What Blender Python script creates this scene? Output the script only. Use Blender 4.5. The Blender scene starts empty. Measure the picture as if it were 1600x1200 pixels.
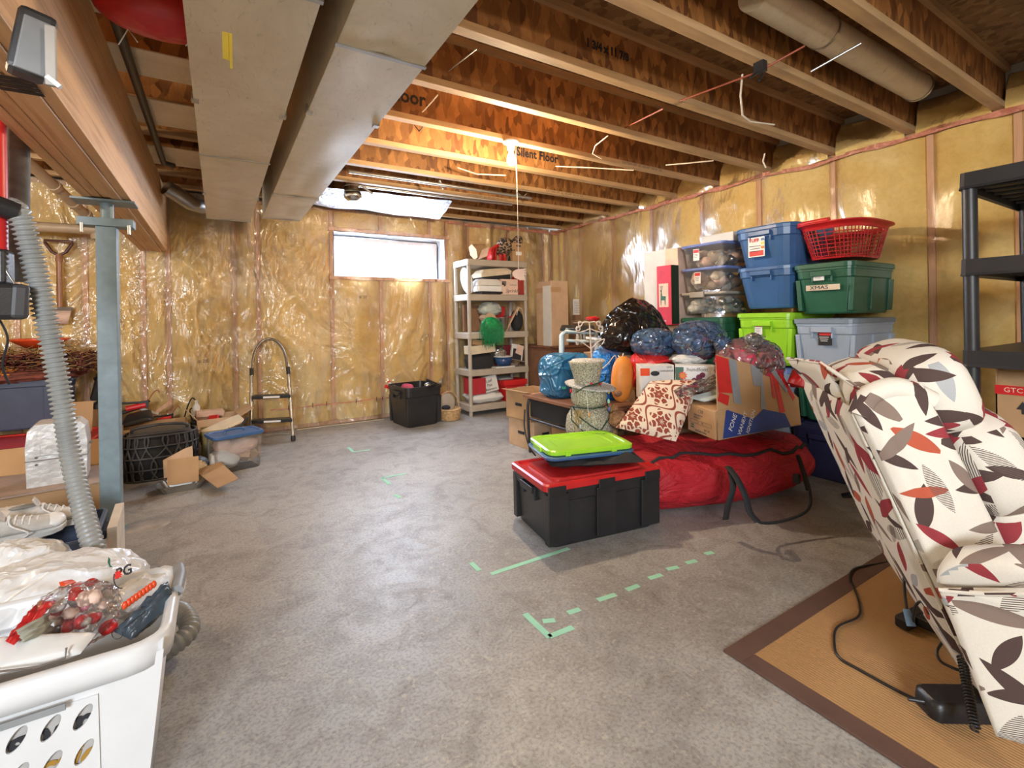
import bpy, bmesh, math, random
from mathutils import Vector as V, Matrix, noise as mn
random.seed(7)
PI = math.pi
sc = bpy.context.scene
COL = sc.collection

# ---------------------------------------------------------------- camera
cam = bpy.data.cameras.new('camera'); cam_o = bpy.data.objects.new('camera', cam); COL.objects.link(cam_o)
cam.sensor_fit = 'HORIZONTAL'; cam.sensor_width = 36; cam.lens = 36*746.7/1600
cam.shift_y = -(600-497)/1600.0; cam.clip_start = .02
YAW, ROLL = .55175, -.01655
Fd = V((math.sin(YAW), math.cos(YAW), 0)); Rt = V((math.cos(YAW), -math.sin(YAW), 0)); Up = V((0, 0, 1))
r2 = Rt*math.cos(ROLL)+Up*math.sin(ROLL); u2 = -Rt*math.sin(ROLL)+Up*math.cos(ROLL)
m = Matrix((r2, u2, -Fd)).transposed().to_4x4(); m.translation = V((0, 0, 1.15)); cam_o.matrix_world = m
sc.camera = cam_o

# ---------------------------------------------------------------- light and exposure
sc.view_settings.view_transform = 'Standard'; sc.view_settings.look = 'None'
sc.view_settings.gamma = 1; sc.view_settings.use_curve_mapping = False
sc.view_settings.exposure = 0.38
wd = bpy.data.worlds.new('sky'); sc.world = wd; wd.use_nodes = True
wd.node_tree.nodes['Background'].inputs[0].default_value = (.80, .90, 1, 1)
wd.node_tree.nodes['Background'].inputs[1].default_value = 3.0
def lamp(name, loc, power, col, rad=.06):
    l = bpy.data.lights.new(name, 'POINT'); l.energy = power; l.color = col; l.shadow_soft_size = rad
    o = bpy.data.objects.new(name, l); o.location = loc; COL.objects.link(o); return o
def area(name, loc, target, power, col, sx, sy):
    l = bpy.data.lights.new(name, 'AREA'); l.shape = 'RECTANGLE'; l.size = sx; l.size_y = sy; l.energy = power; l.color = col
    o = bpy.data.objects.new(name, l); o.location = loc
    o.rotation_euler = (V(target)-V(loc)).to_track_quat('-Z', 'Y').to_euler(); COL.objects.link(o); return o
WARM = (1, .78, .52)
lamp('bulb_light_shelf', (1.80, 2.90, 2.20), 78, WARM, .04)
lamp('bulb_light_rear', (.80, -.60, 1.92), 38, (1, .90, .78), .06)
lamp('bulb_light_left', (-1.9, 2.9, 2.2), 46, WARM, .05)
area('daylight_front_window', (1.78, 5.72, 1.93), (1.45, 2.2, 0), 62, (.68, .80, 1), 1.2, .42)
area('rear_fill_light', (-1.5, -2.9, 1.9), (.8, 3.4, .5), 295, (.84, .92, 1), 1.8, 1.0)  # added cool fill from behind the camera; the front wall has no window

# ---------------------------------------------------------------- geometry builder
def R3(rx=0, ry=0, rz=0):
    return (Matrix.Rotation(rz, 3, 'Z') @ Matrix.Rotation(ry, 3, 'Y') @ Matrix.Rotation(rx, 3, 'X'))
class G:
    def __init__(s): s.v = []; s.f = []; s.uv = None; s.sm = []
    def add(s, vs, fs, sm=False):
        n = len(s.v); s.v += [tuple(v) for v in vs]; s.f += [tuple(n+i for i in f) for f in fs]; s.sm += [sm]*len(fs); return s
    def box(s, x0, y0, z0, x1, y1, z1):
        return s.add([(x0,y0,z0),(x1,y0,z0),(x1,y1,z0),(x0,y1,z0),(x0,y0,z1),(x1,y0,z1),(x1,y1,z1),(x0,y1,z1)],
                     [(3,2,1,0),(4,5,6,7),(0,1,5,4),(1,2,6,5),(2,3,7,6),(3,0,4,7)])
    def bc(s, c, sz, rot=None):
        a, b, d = sz[0]/2, sz[1]/2, sz[2]/2; rot = rot or Matrix.Identity(3)
        vs = [V(c)+rot @ V((x*a, y*b, z*d)) for x, y, z in ((-1,-1,-1),(1,-1,-1),(1,1,-1),(-1,1,-1),(-1,-1,1),(1,-1,1),(1,1,1),(-1,1,1))]
        return s.add(vs, [(3,2,1,0),(4,5,6,7),(0,1,5,4),(1,2,6,5),(2,3,7,6),(3,0,4,7)])
    def hexa(s, p):
        return s.add(p, [(3,2,1,0),(4,5,6,7),(0,1,5,4),(1,2,6,5),(2,3,7,6),(3,0,4,7)])
    def slab(s, pts, th):
        pts = [V(p) for p in pts]; n = (pts[1]-pts[0]).cross(pts[2]-pts[0]).normalized()*th; k = len(pts)
        return s.add(pts+[p+n for p in pts], [tuple(range(k))[::-1], tuple(range(k, 2*k))]+[(i, (i+1) % k, k+(i+1) % k, k+i) for i in range(k)])
    def loft(s, rings, caps=(True, True), sm=True, close=True):
        n = len(rings[0]); fs = []
        for j in range(len(rings)-1):
            for i in range(n if close else n-1):
                fs.append((j*n+i, j*n+(i+1) % n, (j+1)*n+(i+1) % n, (j+1)*n+i))
        s.add([p for r in rings for p in r], fs, sm)
        if caps[0]: s.add(rings[0], [tuple(range(n))[::-1]])
        if caps[1]: s.add(rings[-1], [tuple(range(n))])
        return s
    def cyl(s, p, q, r0, r1=None, n=12, caps=(True, True)):
        r1 = r0 if r1 is None else r1; p = V(p); q = V(q); d = (q-p).normalized()
        a = d.orthogonal().normalized(); b = d.cross(a)
        rg = lambda c, r: [c+a*r*math.cos(t*2*PI/n)+b*r*math.sin(t*2*PI/n) for t in range(n)]
        return s.loft([rg(p, r0), rg(q, r1)], caps)
    def tube(s, pts, r, n=6):
        pts = [V(p) for p in pts]; k = len(pts); rings = []; a = None
        rr = r if isinstance(r, (list, tuple)) else [r]*k
        for i in range(k):
            d = (pts[min(i+1, k-1)]-pts[max(i-1, 0)]); d = d.normalized() if d.length > 1e-9 else V((0, 0, 1))
            a = d.orthogonal().normalized() if a is None else (a-d*a.dot(d)); a = a.normalized() if a.length > 1e-6 else d.orthogonal().normalized()
            b = d.cross(a); rings.append([pts[i]+a*rr[i]*math.cos(t*2*PI/n)+b*rr[i]*math.sin(t*2*PI/n) for t in range(n)])
        return s.loft(rings)
    def lathe(s, prof, n=24, c=(0, 0, 0), sx=1, sy=1, caps=(True, True)):
        c = V(c)
        return s.loft([[c+V((r*sx*math.cos(t*2*PI/n), r*sy*math.sin(t*2*PI/n), z)) for t in range(n)] for r, z in prof], caps)
    def grid(s, fn, nu, nv, sm=True):
        vs = [fn(i/nu, j/nv) for j in range(nv+1) for i in range(nu+1)]
        return s.add(vs, [(j*(nu+1)+i, j*(nu+1)+i+1, (j+1)*(nu+1)+i+1, (j+1)*(nu+1)+i) for j in range(nv) for i in range(nu)], sm)
    def ell(s, c, r, nu=16, nv=10, rot=None, e=1.0):
        rot = rot or Matrix.Identity(3); c = V(c)
        sp = lambda x, p: math.copysign(abs(x)**p, x)
        rings = []
        for j in range(1, nv):
            a = -PI/2+PI*j/nv
            rings.append([c+rot @ V((r[0]*sp(math.cos(a), e)*sp(math.cos(t*2*PI/nu), e), r[1]*sp(math.cos(a), e)*sp(math.sin(t*2*PI/nu), e), r[2]*sp(math.sin(a), e))) for t in range(nu)])
        s.loft(rings, (False, False))
        b = c+rot @ V((0, 0, -r[2])); t_ = c+rot @ V((0, 0, r[2]))
        s.add([b]+rings[0], [(0, (i+1) % nu+1, i+1) for i in range(nu)], True)
        s.add([t_]+rings[-1], [(0, i+1, (i+1) % nu+1) for i in range(nu)], True); return s
    def pad(s, p00, p10, p11, p01, th, n=14, e=.35, puff=0.0, seed=0, wr=0.0):
        """cushion over a bilinear patch, thickness th, rounded towards its edges"""
        P = [V(p) for p in (p00, p10, p11, p01)]
        nrm = ((P[1]-P[0]).cross(P[3]-P[0])+(P[3]-P[2]).cross(P[1]-P[2])).normalized()
        def f(u, v, sg):
            b = P[0]*(1-u)*(1-v)+P[1]*u*(1-v)+P[2]*u*v+P[3]*(1-u)*v
            a = max(0, (1-abs(2*u-1)**3)*(1-abs(2*v-1)**3))**e
            w = wr*(mn.noise(V((u*4+seed, v*4, sg*3)))+.5*mn.noise(V((u*9+seed, v*9, sg))))*a if wr else 0
            return b+nrm*(sg*th/2*a+w)
        s.grid(lambda u, v: f(u, v, 1), n, n); s.grid(lambda u, v: f(1-u, v, -1), n, n); return s
    def blob(s, c, r, seed=0, amp=.12, fr=3, nu=48, nv=28, zmin=None, rot=None, e=.9, ridge=True, peak=0, lean=(0, 0)):
        g = G(); g.ell((0, 0, 0), (1, 1, 1), nu, nv, None, e); rot = rot or Matrix.Identity(3); vs = []
        for p in g.v:
            q = V(p); t = 0; a = 1; k = fr
            for o in range(4):
                x = mn.noise(q*k+V((seed*7.3, seed*3.1, o*5.)))
                t += a*((.35-abs(x)) if ridge else x); a *= .55; k *= 2.1
            q = q*(1+amp*t)
            if peak: h_ = (q.z+1)/2; q.x = q.x*(1-peak*h_)+lean[0]*h_; q.y = q.y*(1-peak*h_)+lean[1]*h_
            w = V(c)+rot @ V((q.x*r[0], q.y*r[1], q.z*r[2]))
            if zmin is not None and w.z < zmin: w.z = zmin+(w.z-zmin)*.03
            vs.append(w)
        return s.add(vs, g.f, True)
def rr(w, d, r, z, n=4, cx=0, cy=0):
    r = min(r, w/2-.001, d/2-.001); o = []
    for k, (sx, sy) in enumerate(((1, 1), (-1, 1), (-1, -1), (1, -1))):
        for i in range(n+1):
            a = k*PI/2+i*PI/2/n
            o.append(V((cx+sx*(w/2-r)+r*math.cos(a), cy+sy*(d/2-r)+r*math.sin(a), z)))
    return o
def uvbox(me, bs=None):
    if bs is None: B = [V((1, 0, 0)), V((0, 1, 0)), V((0, 0, 1))]
    else: B = [V(b).normalized() for b in bs]
    ul = me.uv_layers.new(name='uv')
    for p in me.polygons:
        n = [abs(p.normal.dot(b)) for b in B]; k = n.index(max(n)); a, b = [(1, 2), (0, 2), (0, 1)][k]
        for li in p.loop_indices:
            co = me.vertices[me.loops[li].vertex_index].co
            ul.data[li].uv = (co.dot(B[a])+k*.37, co.dot(B[b])+k*.21)
def obj(name, g, mat, parent=None, loc=None, rz=0, label=None, bev=0, uv=None, rot=None, seg=2):
    me = bpy.data.meshes.new(name); me.from_pydata(g.v, [], g.f); me.polygons.foreach_set('use_smooth', g.sm); me.update()
    if uv is not None: uvbox(me, uv if uv else None)
    if mat: me.materials.append(mat)
    o = bpy.data.objects.new(name, me); COL.objects.link(o)
    if parent: o.parent = parent
    if loc is not None: o.location = loc
    o.rotation_euler = rot if rot else (0, 0, rz)
    if label: o['label'] = label
    if bev:
        b = o.modifiers.new('bevel', 'BEVEL'); b.width = bev; b.segments = seg; b.limit_method = 'ANGLE'; b.angle_limit = .7
    return o
def tag(o, label, cat, group=None):
    o['label'] = label; o['category'] = cat
    if group: o['group'] = group
    return o
def thing(name, label, cat, loc=(0, 0, 0), rz=0, group=None, rot=None):
    o = bpy.data.objects.new(name, None); o.empty_display_size = .05; COL.objects.link(o); o.location = loc
    o.rotation_euler = rot if rot else (0, 0, rz); return tag(o, label, cat, group)
def struct(o, label=None):
    o['kind'] = 'structure'
    if label: o['label'] = label
    return o
def text(s, size, loc, rot, mat, parent, ext=.0006, name='lettering', shear=0, sx=1, bold=0):
    cu = bpy.data.curves.new(name, 'FONT'); cu.body = s; cu.size = size; cu.extrude = ext; cu.shear = shear; cu.offset = bold
    cu.align_x = 'CENTER'; cu.align_y = 'CENTER'; cu.resolution_u = 2
    t = bpy.data.objects.new('tmp', cu); COL.objects.link(t); dg = bpy.context.evaluated_depsgraph_get()
    me = bpy.data.meshes.new_from_object(t.evaluated_get(dg)); bpy.data.objects.remove(t)
    me.materials.clear(); me.materials.append(mat)
    o = bpy.data.objects.new(name, me); COL.objects.link(o); o.parent = parent; o.location = loc
    o.rotation_euler = rot; o.scale = (sx, 1, 1); return o
def copy_tree(o, parent=None):
    c = o.copy(); COL.objects.link(c); c.parent = parent
    for ch in o.children: copy_tree(ch, c)
    return c

# ---------------------------------------------------------------- materials
class NT:
    def __init__(s, name):
        s.m = bpy.data.materials.new(name); s.m.use_nodes = True; s.t = s.m.node_tree; s.n = s.t.nodes
        s.p = s.n['Principled BSDF']; s.out = s.n['Material Output']
    def N(s, ty, **k):
        n = s.n.new(ty)
        for a, b in k.items(): setattr(n, a, b)
        return n
    def L(s, a, b): s.t.links.new(a, b)
    def math(s, op, a, b=None, clamp=False):
        n = s.N('ShaderNodeMath', operation=op, use_clamp=clamp)
        for i, x in enumerate((a, b)):
            if x is None: continue
            if isinstance(x, (int, float)): n.inputs[i].default_value = x
            else: s.L(x, n.inputs[i])
        return n.outputs[0]
    def coord(s, kind='Object', scale=(1, 1, 1), rot=(0, 0, 0), loc=(0, 0, 0)):
        c = s.N('ShaderNodeTexCoord'); mp = s.N('ShaderNodeMapping'); s.L(c.outputs[kind], mp.inputs[0])
        mp.inputs['Scale'].default_value = scale; mp.inputs['Rotation'].default_value = rot; mp.inputs['Location'].default_value = loc
        return mp.outputs[0]
    def noise(s, vec, sc_, det=3, rough=.5, dist=0):
        n = s.N('ShaderNodeTexNoise'); s.L(vec, n.inputs['Vector']); n.inputs['Scale'].default_value = sc_
        n.inputs['Detail'].default_value = det; n.inputs['Roughness'].default_value = rough; n.inputs['Distortion'].default_value = dist
        return n.outputs['Fac']
    def ramp(s, fac, stops):
        r = s.N('ShaderNodeValToRGB'); s.L(fac, r.inputs[0]); el = r.color_ramp.elements
        while len(el) < len(stops): el.new(.5)
        for e, (p, c) in zip(el, stops): e.position = p; e.color = (*c, 1) if len(c) == 3 else c
        return r.outputs[0]
    def mix(s, fac, a, b, mode='MIX'):
        n = s.N('ShaderNodeMix', data_type='RGBA', blend_type=mode)
        for i, x in ((0, fac), (6, a), (7, b)):
            if isinstance(x, (int, float)): n.inputs[i].default_value = x
            elif isinstance(x, tuple): n.inputs[i].default_value = (*x, 1)
            else: s.L(x, n.inputs[i])
        return n.outputs[2]
    def bump(s, h, st=.3, dist=.01, prev=None):
        b = s.N('ShaderNodeBump'); s.L(h, b.inputs['Height']); b.inputs['Strength'].default_value = st; b.inputs['Distance'].default_value = dist
        if prev: s.L(prev, b.inputs['Normal'])
        return b.outputs[0]
    def fin(s, col=None, r=.5, m=0, nrm=None, spec=None, coat=0):
        if col is not None:
            if isinstance(col, tuple): s.p.inputs['Base Color'].default_value = (*col, 1)
            else: s.L(col, s.p.inputs['Base Color'])
        if isinstance(r, (int, float)): s.p.inputs['Roughness'].default_value = r
        else: s.L(r, s.p.inputs['Roughness'])
        s.p.inputs['Metallic'].default_value = m
        if nrm: s.L(nrm, s.p.inputs['Normal'])
        if spec is not None: s.p.inputs['Specular IOR Level'].default_value = spec
        s.p.inputs['Coat Weight'].default_value = coat
        return s.m
def M(name, col, r=.5, m=0, var=.12, ns=9, b=0, bs=60, bd=.004, spec=None, coat=0, stretch=(1, 1, 1)):
    t = NT(name); c = t.coord(scale=stretch); n = t.noise(c, ns, 4)
    lo = tuple(x*(1-var) for x in col); hi = tuple(min(1, x*(1+var)) for x in col)
    cc = t.ramp(n, [(.3, lo), (.7, hi)])
    nr = t.bump(t.noise(c, bs, 3), b, bd) if b else None
    return t.fin(cc, r, m, nr, spec, coat)
def veil(t, tr, haze, fr, k, rough, nr):
    """transparent film: a little milky haze plus a clear glossy reflection on top"""
    m1 = t.N('ShaderNodeMixShader'); t.L(tr.outputs[0], m1.inputs[1]); t.L(t.p.outputs[0], m1.inputs[2])
    if isinstance(haze, (int, float)): m1.inputs[0].default_value = haze
    else: t.L(haze, m1.inputs[0])
    g = t.N('ShaderNodeBsdfGlossy'); g.inputs['Roughness'].default_value = rough; g.inputs['Color'].default_value = (1, .98, .95, 1); t.L(nr, g.inputs['Normal'])
    m2 = t.N('ShaderNodeMixShader'); t.L(t.math('MULTIPLY', fr.outputs[0], k, True), m2.inputs[0]); t.L(m1.outputs[0], m2.inputs[1]); t.L(g.outputs[0], m2.inputs[2])
    t.L(m2.outputs[0], t.out.inputs[0])
def crinkle(t, c, sc_):
    """height of thin creased plastic film: sharp ridges running in several directions"""
    tot = None
    for k, (rot, st, a) in enumerate((((.3, .5, .2), (1, .45, 1), 1.0), ((1.2, -.4, 1.1), (.5, 1, 1), .8), ((.1, 1.3, 2.2), (1, 1, .5), .5))):
        mp = t.N('ShaderNodeMapping'); t.L(c, mp.inputs[0]); mp.inputs['Rotation'].default_value = rot; mp.inputs['Scale'].default_value = st; mp.inputs['Location'].default_value = (k*3.1, k*1.7, k)
        n = t.noise(mp.outputs[0], sc_*(.55+.35*k), 2, .5, .6)
        r = t.math('POWER', t.math('SUBTRACT', 1.0, t.math('MULTIPLY', t.math('ABSOLUTE', t.math('SUBTRACT', n, .5)), 3.2), True), 5.0)
        r = t.math('MULTIPLY', r, a); tot = r if tot is None else t.math('ADD', tot, r)
    return tot
def shiny_film(name, col, r=.2, b=.7, sc_=12):
    t = NT(name); c = t.coord(); return t.fin(col, r, 0, t.bump(crinkle(t, c, sc_), b, .03), .6)
def film(name, col, a=.35, r=.15, b=.5, bs=12, haze=1.7):
    """thin clear plastic"""
    t = NT(name); c = t.coord(); h = crinkle(t, c, bs)
    nr = t.bump(h, b, .03); t.fin(col, r, 0, nr, .8)
    tr = t.N('ShaderNodeBsdfTransparent'); tr.inputs[0].default_value = (*[1-(1-x)*.35 for x in col], 1)
    fr = t.N('ShaderNodeFresnel'); fr.inputs[0].default_value = 1.5; t.L(nr, fr.inputs['Normal'])
    t.p.inputs['Specular IOR Level'].default_value = 0; veil(t, tr, a, fr, haze*.75, r, nr); return t.m
def osb(name, base, dark, strand=9):
    t = NT(name); c = t.coord(scale=(1, 1, 1)); nz = t.N('ShaderNodeTexNoise'); t.L(c, nz.inputs['Vector']); nz.inputs['Scale'].default_value = 6
    v = t.N('ShaderNodeTexVoronoi'); mp = t.coord(scale=(26, 26, 11)); 
    ad = t.N('ShaderNodeVectorMath', operation='ADD'); t.L(mp, ad.inputs[0]); t.L(nz.outputs['Color'], ad.inputs[1]); t.L(ad.outputs[0], v.inputs['Vector']); v.inputs['Scale'].default_value = 1
    sep = t.N('ShaderNodeSeparateColor'); t.L(v.outputs['Color'], sep.inputs[0])
    col = t.ramp(sep.outputs[0], [(.0, dark), (.35, tuple((a+b)/2 for a, b in zip(base, dark))), (.8, base), (1, tuple(min(1, x*1.25) for x in base))])
    fine = t.noise(t.coord(scale=(60, 60, 14)), 2, 3); col = t.mix(.35, col, t.ramp(fine, [(.3, (.45, .4, .35)), (.7, (1, 1, 1))]), 'MULTIPLY')
    return t.fin(col, .6, 0, t.bump(sep.outputs[1], .15, .002))
def wood(name, base, dark, sc_=(1.5, 26, 26), r=.6, knots=True):
    t = NT(name); c = t.coord(scale=sc_); n = t.noise(c, 1.6, 5, .6, .6)
    col = t.ramp(n, [(.3, dark), (.5, base), (.75, tuple(min(1, x*1.12) for x in base))])
    if knots:
        v = t.N('ShaderNodeTexVoronoi'); t.L(t.coord(scale=tuple(2.6*max(.35, min(1, q/12)) for q in sc_)), v.inputs['Vector']); v.inputs['Scale'].default_value = 1.3
        k = t.ramp(v.outputs['Distance'], [(.0, (.25, .14, .08)), (.05, (.45, .3, .2)), (.08, (1, 1, 1))]); col = t.mix(1, col, k, 'MULTIPLY')
    return t.fin(col, r, 0, t.bump(n, .12, .002))
m_osb = osb('osb_web', (.44, .20, .062), (.17, .065, .02))
m_flange = M('lumber_flange', (.50, .315, .155), .65, var=.25, ns=14, b=.2, bs=90, stretch=(.15, 1, 1))
m_stud = wood('stud_wood', (.62, .36, .22), (.46, .24, .14), (22, 22, 1.2))
m_beam = wood('beam_fir', (.66, .40, .20), (.48, .25, .11), (18, .9, 18))
m_darkwood = wood('brown_laminate', (.20, .085, .045), (.12, .05, .03))
m_white = M('white_plastic', (.73, .73, .72), .35, var=.04)
m_paper = M('white_card', (.66, .65, .62), .6, var=.05)
m_card = M('cardboard', (.46, .28, .14), .8, var=.12, ns=5, b=.1, bs=120)
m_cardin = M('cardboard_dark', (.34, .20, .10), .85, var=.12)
m_cardpink = M('kraft_tan', (.56, .38, .24), .8, var=.1)
m_black = M('black_plastic', (.018, .018, .02), .38, var=.2, b=.15, bs=160)
m_blackcloth = M('black_cloth', (.02, .02, .022), .85, b=.4, bs=200)
m_red = M('red_plastic', (.50, .018, .02), .35, var=.12)
m_redbright = M('bright_red_plastic', (.60, .02, .02), .4)
m_lime = M('lime_plastic', (.33, .68, .03), .35, var=.05)
m_green = M('dark_green_plastic', (.020, .105, .060), .38, var=.12)
m_greylid = M('slate_plastic', (.20, .25, .31), .4, var=.05)
m_greyblue = M('light_grey_blue_plastic', (.36, .43, .53), .4, var=.05)
m_blue = M('blue_plastic', (.045, .125, .30), .35, var=.08)
m_navy = M('navy_plastic', (.028, .03, .085), .4, var=.1)
m_slateblue = M('dull_blue_plastic', (.055, .075, .13), .45, var=.1)
m_bluelid = M('periwinkle_plastic', (.17, .23, .52), .4)
m_steelblue = M('blue_grey_paint', (.19, .265, .31), .45, var=.15, ns=14, b=.2, bs=30)
m_grey = M('grey_plastic', (.24, .25, .26), .5)
m_dgrey = M('charcoal_plastic', (.045, .045, .05), .45)
m_chrome = M('polished_metal', (.62, .60, .56), .22, 1)
m_alu = M('brushed_aluminium', (.46, .45, .43), .35, .9)
m_bronze = M('champagne_tube', (.30, .27, .23), .3, .8)
m_ink = M('black_ink', (.02, .02, .025), .7)
m_greyink = M('grey_ink', (.16, .13, .11), .7)
m_redink = M('red_print', (.62, .05, .04), .6)
m_tan = M('taupe_plastic', (.42, .36, .29), .5, var=.06)
m_cream = M('cream_card', (.66, .55, .40), .7)
m_brown = M('brown_card', (.22, .11, .06), .8)
m_orange = M('pumpkin_orange', (.68, .24, .04), .55, var=.15)
m_orangered = M('orange_red_enamel', (.75, .08, .02), .3)
m_ppink = M('pink_card', (.72, .52, .42), .7)
m_mint = M('mint_masking_tape', (.33, .68, .50), .75, var=.06)
m_duct = M('grey_duct_tape', (.26, .28, .31), .4)
m_wire = M('white_cable', (.66, .55, .42), .5)
m_copper = M('red_wire', (.34, .08, .04), .5)
m_foliage = M('tinsel_green', (.01, .30, .09), .4, var=.4, ns=30)
m_straw = M('dried_straw', (.46, .29, .11), .8, var=.4, ns=20)
m_rust = M('dried_leaf', (.19, .05, .03), .8, var=.5, ns=20)
m_wickerblk = M('black_wicker', (.045, .043, .042), .5, var=.3, ns=30)
m_wicker = M('honey_wicker', (.52, .34, .16), .6, var=.3, ns=40)
m_khaki = M('khaki_metal', (.25, .20, .07), .5)
m_maroon = M('maroon_cloth', (.42, .03, .07), .7, var=.3, ns=14)
m_plum = M('plum_cloth', (.16, .02, .06), .7)
m_yellow = M('yellow_plastic', (.75, .60, .08), .5)
m_sky = M('pale_blue_metal', (.45, .55, .58), .4)

# ---------------------------------------------------------------- special materials
def concrete():
    t = NT('stained_concrete'); c = t.coord()
    a = t.noise(c, .9, 5, .6, .8); b = t.noise(c, 7, 6, .65, 1.0); v = t.N('ShaderNodeTexVoronoi'); t.L(c, v.inputs['Vector']); v.inputs['Scale'].default_value = 85
    fine = t.noise(c, 90, 3, .6)
    col = t.ramp(a, [(.30, (.28, .27, .26)), (.5, (.36, .355, .345)), (.7, (.42, .418, .41))])
    col = t.mix(.75, col, t.ramp(b, [(.3, (.62, .58, .54)), (.55, (1, 1, 1)), (.75, (1.0, .99, .97))]), 'MULTIPLY')
    col = t.mix(.8, col, t.ramp(fine, [(.35, (.62, .60, .58)), (.55, (1, 1, 1)), (.68, (1, .98, .94))]), 'MULTIPLY')
    agg = t.ramp(t.noise(c, 48, 2, .5, .4), [(.60, (0, 0, 0)), (.70, (1, 1, 1))])
    col = t.mix(t.math('MULTIPLY', agg, .42), col, (.52, .46, .37))
    r = t.ramp(b, [(.3, (.54, .54, .54)), (.7, (.42, .42, .42))])
    return t.fin(col, r, 0, t.bump(fine, .16, .003, t.bump(b, .14, .015)), .5)
m_conc = concrete()
def batt():
    t = NT('fibreglass_batt'); c = t.coord()
    n = t.noise(c, 2.2, 6, .62, .5); f = t.noise(c, 24, 4, .6, .6)
    col = t.ramp(n, [(.3, (.66, .44, .14)), (.5, (.76, .55, .22)), (.72, (.82, .66, .33))])
    col = t.mix(.30, col, t.ramp(f, [(.35, (.74, .66, .5)), (.6, (1, 1, 1))]), 'MULTIPLY')
    return t.fin(col, .95, 0, t.bump(f, .35, .01), .1)
m_batt = batt()
def poly(k=1.0, sc_=1.0, fr_=2.0, hz_=1.0):
    """clear polyethylene vapour barrier: glossy folds over whatever lies behind"""
    t = NT('polyethylene_sheet'); c = t.coord(scale=(sc_, sc_, .55*sc_), rot=(.2, .5, .3))
    w1 = t.noise(c, 2.6, 3, .5, 2.0); w2 = t.noise(t.coord(scale=(2, 2, .6), rot=(0, -.6, 0)), 5, 4, .6, 1.5)
    h = t.math('ADD', w1, t.math('MULTIPLY', w2, .22)); nr = t.bump(h, .75, .075*k)
    t.fin((.92, .86, .72), .15, 0, nr, .9)
    hz = t.ramp(t.noise(t.coord(scale=(1.2, 1.2, .45), rot=(0, .5, 0)), 2.2, 5, .6, 1.2), [(.45, (.06*hz_, .06*hz_, .06*hz_)), (.75, (.30*hz_, .30*hz_, .30*hz_))])
    tr = t.N('ShaderNodeBsdfTransparent'); tr.inputs[0].default_value = (.97, .95, .90, 1)
    fr = t.N('ShaderNodeFresnel'); fr.inputs[0].default_value = 1.55; t.L(nr, fr.inputs['Normal'])
    t.p.inputs['Specular IOR Level'].default_value = 0; veil(t, tr, hz, fr, fr_, .13 if hz_ > .5 else .2, nr); return t.m
m_poly = poly(1.5, .9, 1.5); m_poly_right = poly(.35, .6, .6, .12)
def galv():
    t = NT('galvanised_sheet'); c = t.coord(); v = t.N('ShaderNodeTexVoronoi'); t.L(c, v.inputs['Vector']); v.inputs['Scale'].default_value = 14
    n = t.noise(c, 3, 5, .65, 1.5); s = t.noise(t.coord(scale=(3, 1, 1)), 9, 5, .7, 3)
    col = t.ramp(n, [(.3, (.62, .53, .38)), (.7, (.74, .65, .49))])
    col = t.mix(.55, col, t.ramp(s, [(.30, (.50, .48, .46)), (.42, (1, 1, 1))]), 'MULTIPLY')
    return t.fin(col, .42, .15, t.bump(n, .06, .02))
m_galv = galv()
def foil():
    t = NT('silver_white_foil'); c = t.coord(); n = t.noise(c, 5, 4, .6, 2); t.fin((.72, .76, .85), .28, .35, t.bump(n, .8, .05)); return t.m
m_foil = foil()
def tucktape():
    t = NT('red_sheathing_tape'); c = t.coord(scale=(1, 1, 1)); n = t.noise(c, 22, 3, .6, 1)
    return t.fin(t.ramp(n, [(.3, (.40, .12, .07)), (.6, (.62, .26, .17)), (.8, (.75, .46, .34))]), .35, 0, t.bump(n, .5, .01))
m_tuck = tucktape()

YB, XR, ZJ = 5.60, 4.23, 2.42          # back wall, right wall, underside of the joists
XL, YF, ZS = -3.2, -3.0, 2.72          # left wall, front wall, subfloor

# ---------------------------------------------------------------- floor
fl = obj('floor', G().box(XL-.3, YF-.3, -.12, XR+.5, YB+.5, 0), m_conc); struct(fl)
def tape(pts, w=.025):
    a, b = V(pts[0]), V(pts[1]); d = (b-a).normalized(); n = V((-d.y, d.x, 0))*w/2
    return obj('tape_strip', G().slab([a-n+V((0,0,.0008)), b-n+V((0,0,.0008)), b+n+V((0,0,.0008)), a+n+V((0,0,.0008))], .0006), m_mint, fl)
for a, b in (((1.03,1.89,0),(1.47,1.885,0)), ((1.0,2.03,0),(1.0,1.945,0)), ((1.0,1.565,0),(1.0,1.40,0)), ((1.0,1.405,0),(1.105,1.40,0)),
             ((1.031,1.489,0.000), (1.074,1.470,0.000)), ((1.142,1.478,0.000), (1.197,1.471,0.000)), ((1.296,1.478,0.000), (1.385,1.468,0.000)), ((1.445,1.467,0.000), (1.513,1.463,0.000)),
             ((1.591,1.477,0.000), (1.662,1.468,0.000)), ((1.715,1.485,0.000), (1.776,1.471,0.000)), ((1.833,1.474,0.000), (1.892,1.463,0.000)), ((1.979,1.479,0.000), (2.025,1.470,0.000)),
             ((1.003,3.472,0.000), (1.181,3.471,0.000)), ((1.003,3.472,0.000), (1.008,3.306,0.000)), ((0.976,3.094,0.000), (0.986,3.019,0.000)),
             ((0.992,4.489,0.000), (0.995,4.309,0.000)), ((0.995,4.309,0.000), (1.134,4.286,0.000))):
    tape((a, b))
patch = M('pale_floor_patch', (.36, .32, .28), .7, var=.25, ns=12)
obj('mortar_patch', G().lathe([(.11, .0), (.10, .0015), (.0, .002)], 18, (-.36, 3.42, 0), 1.0, .8), patch, fl)

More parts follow.
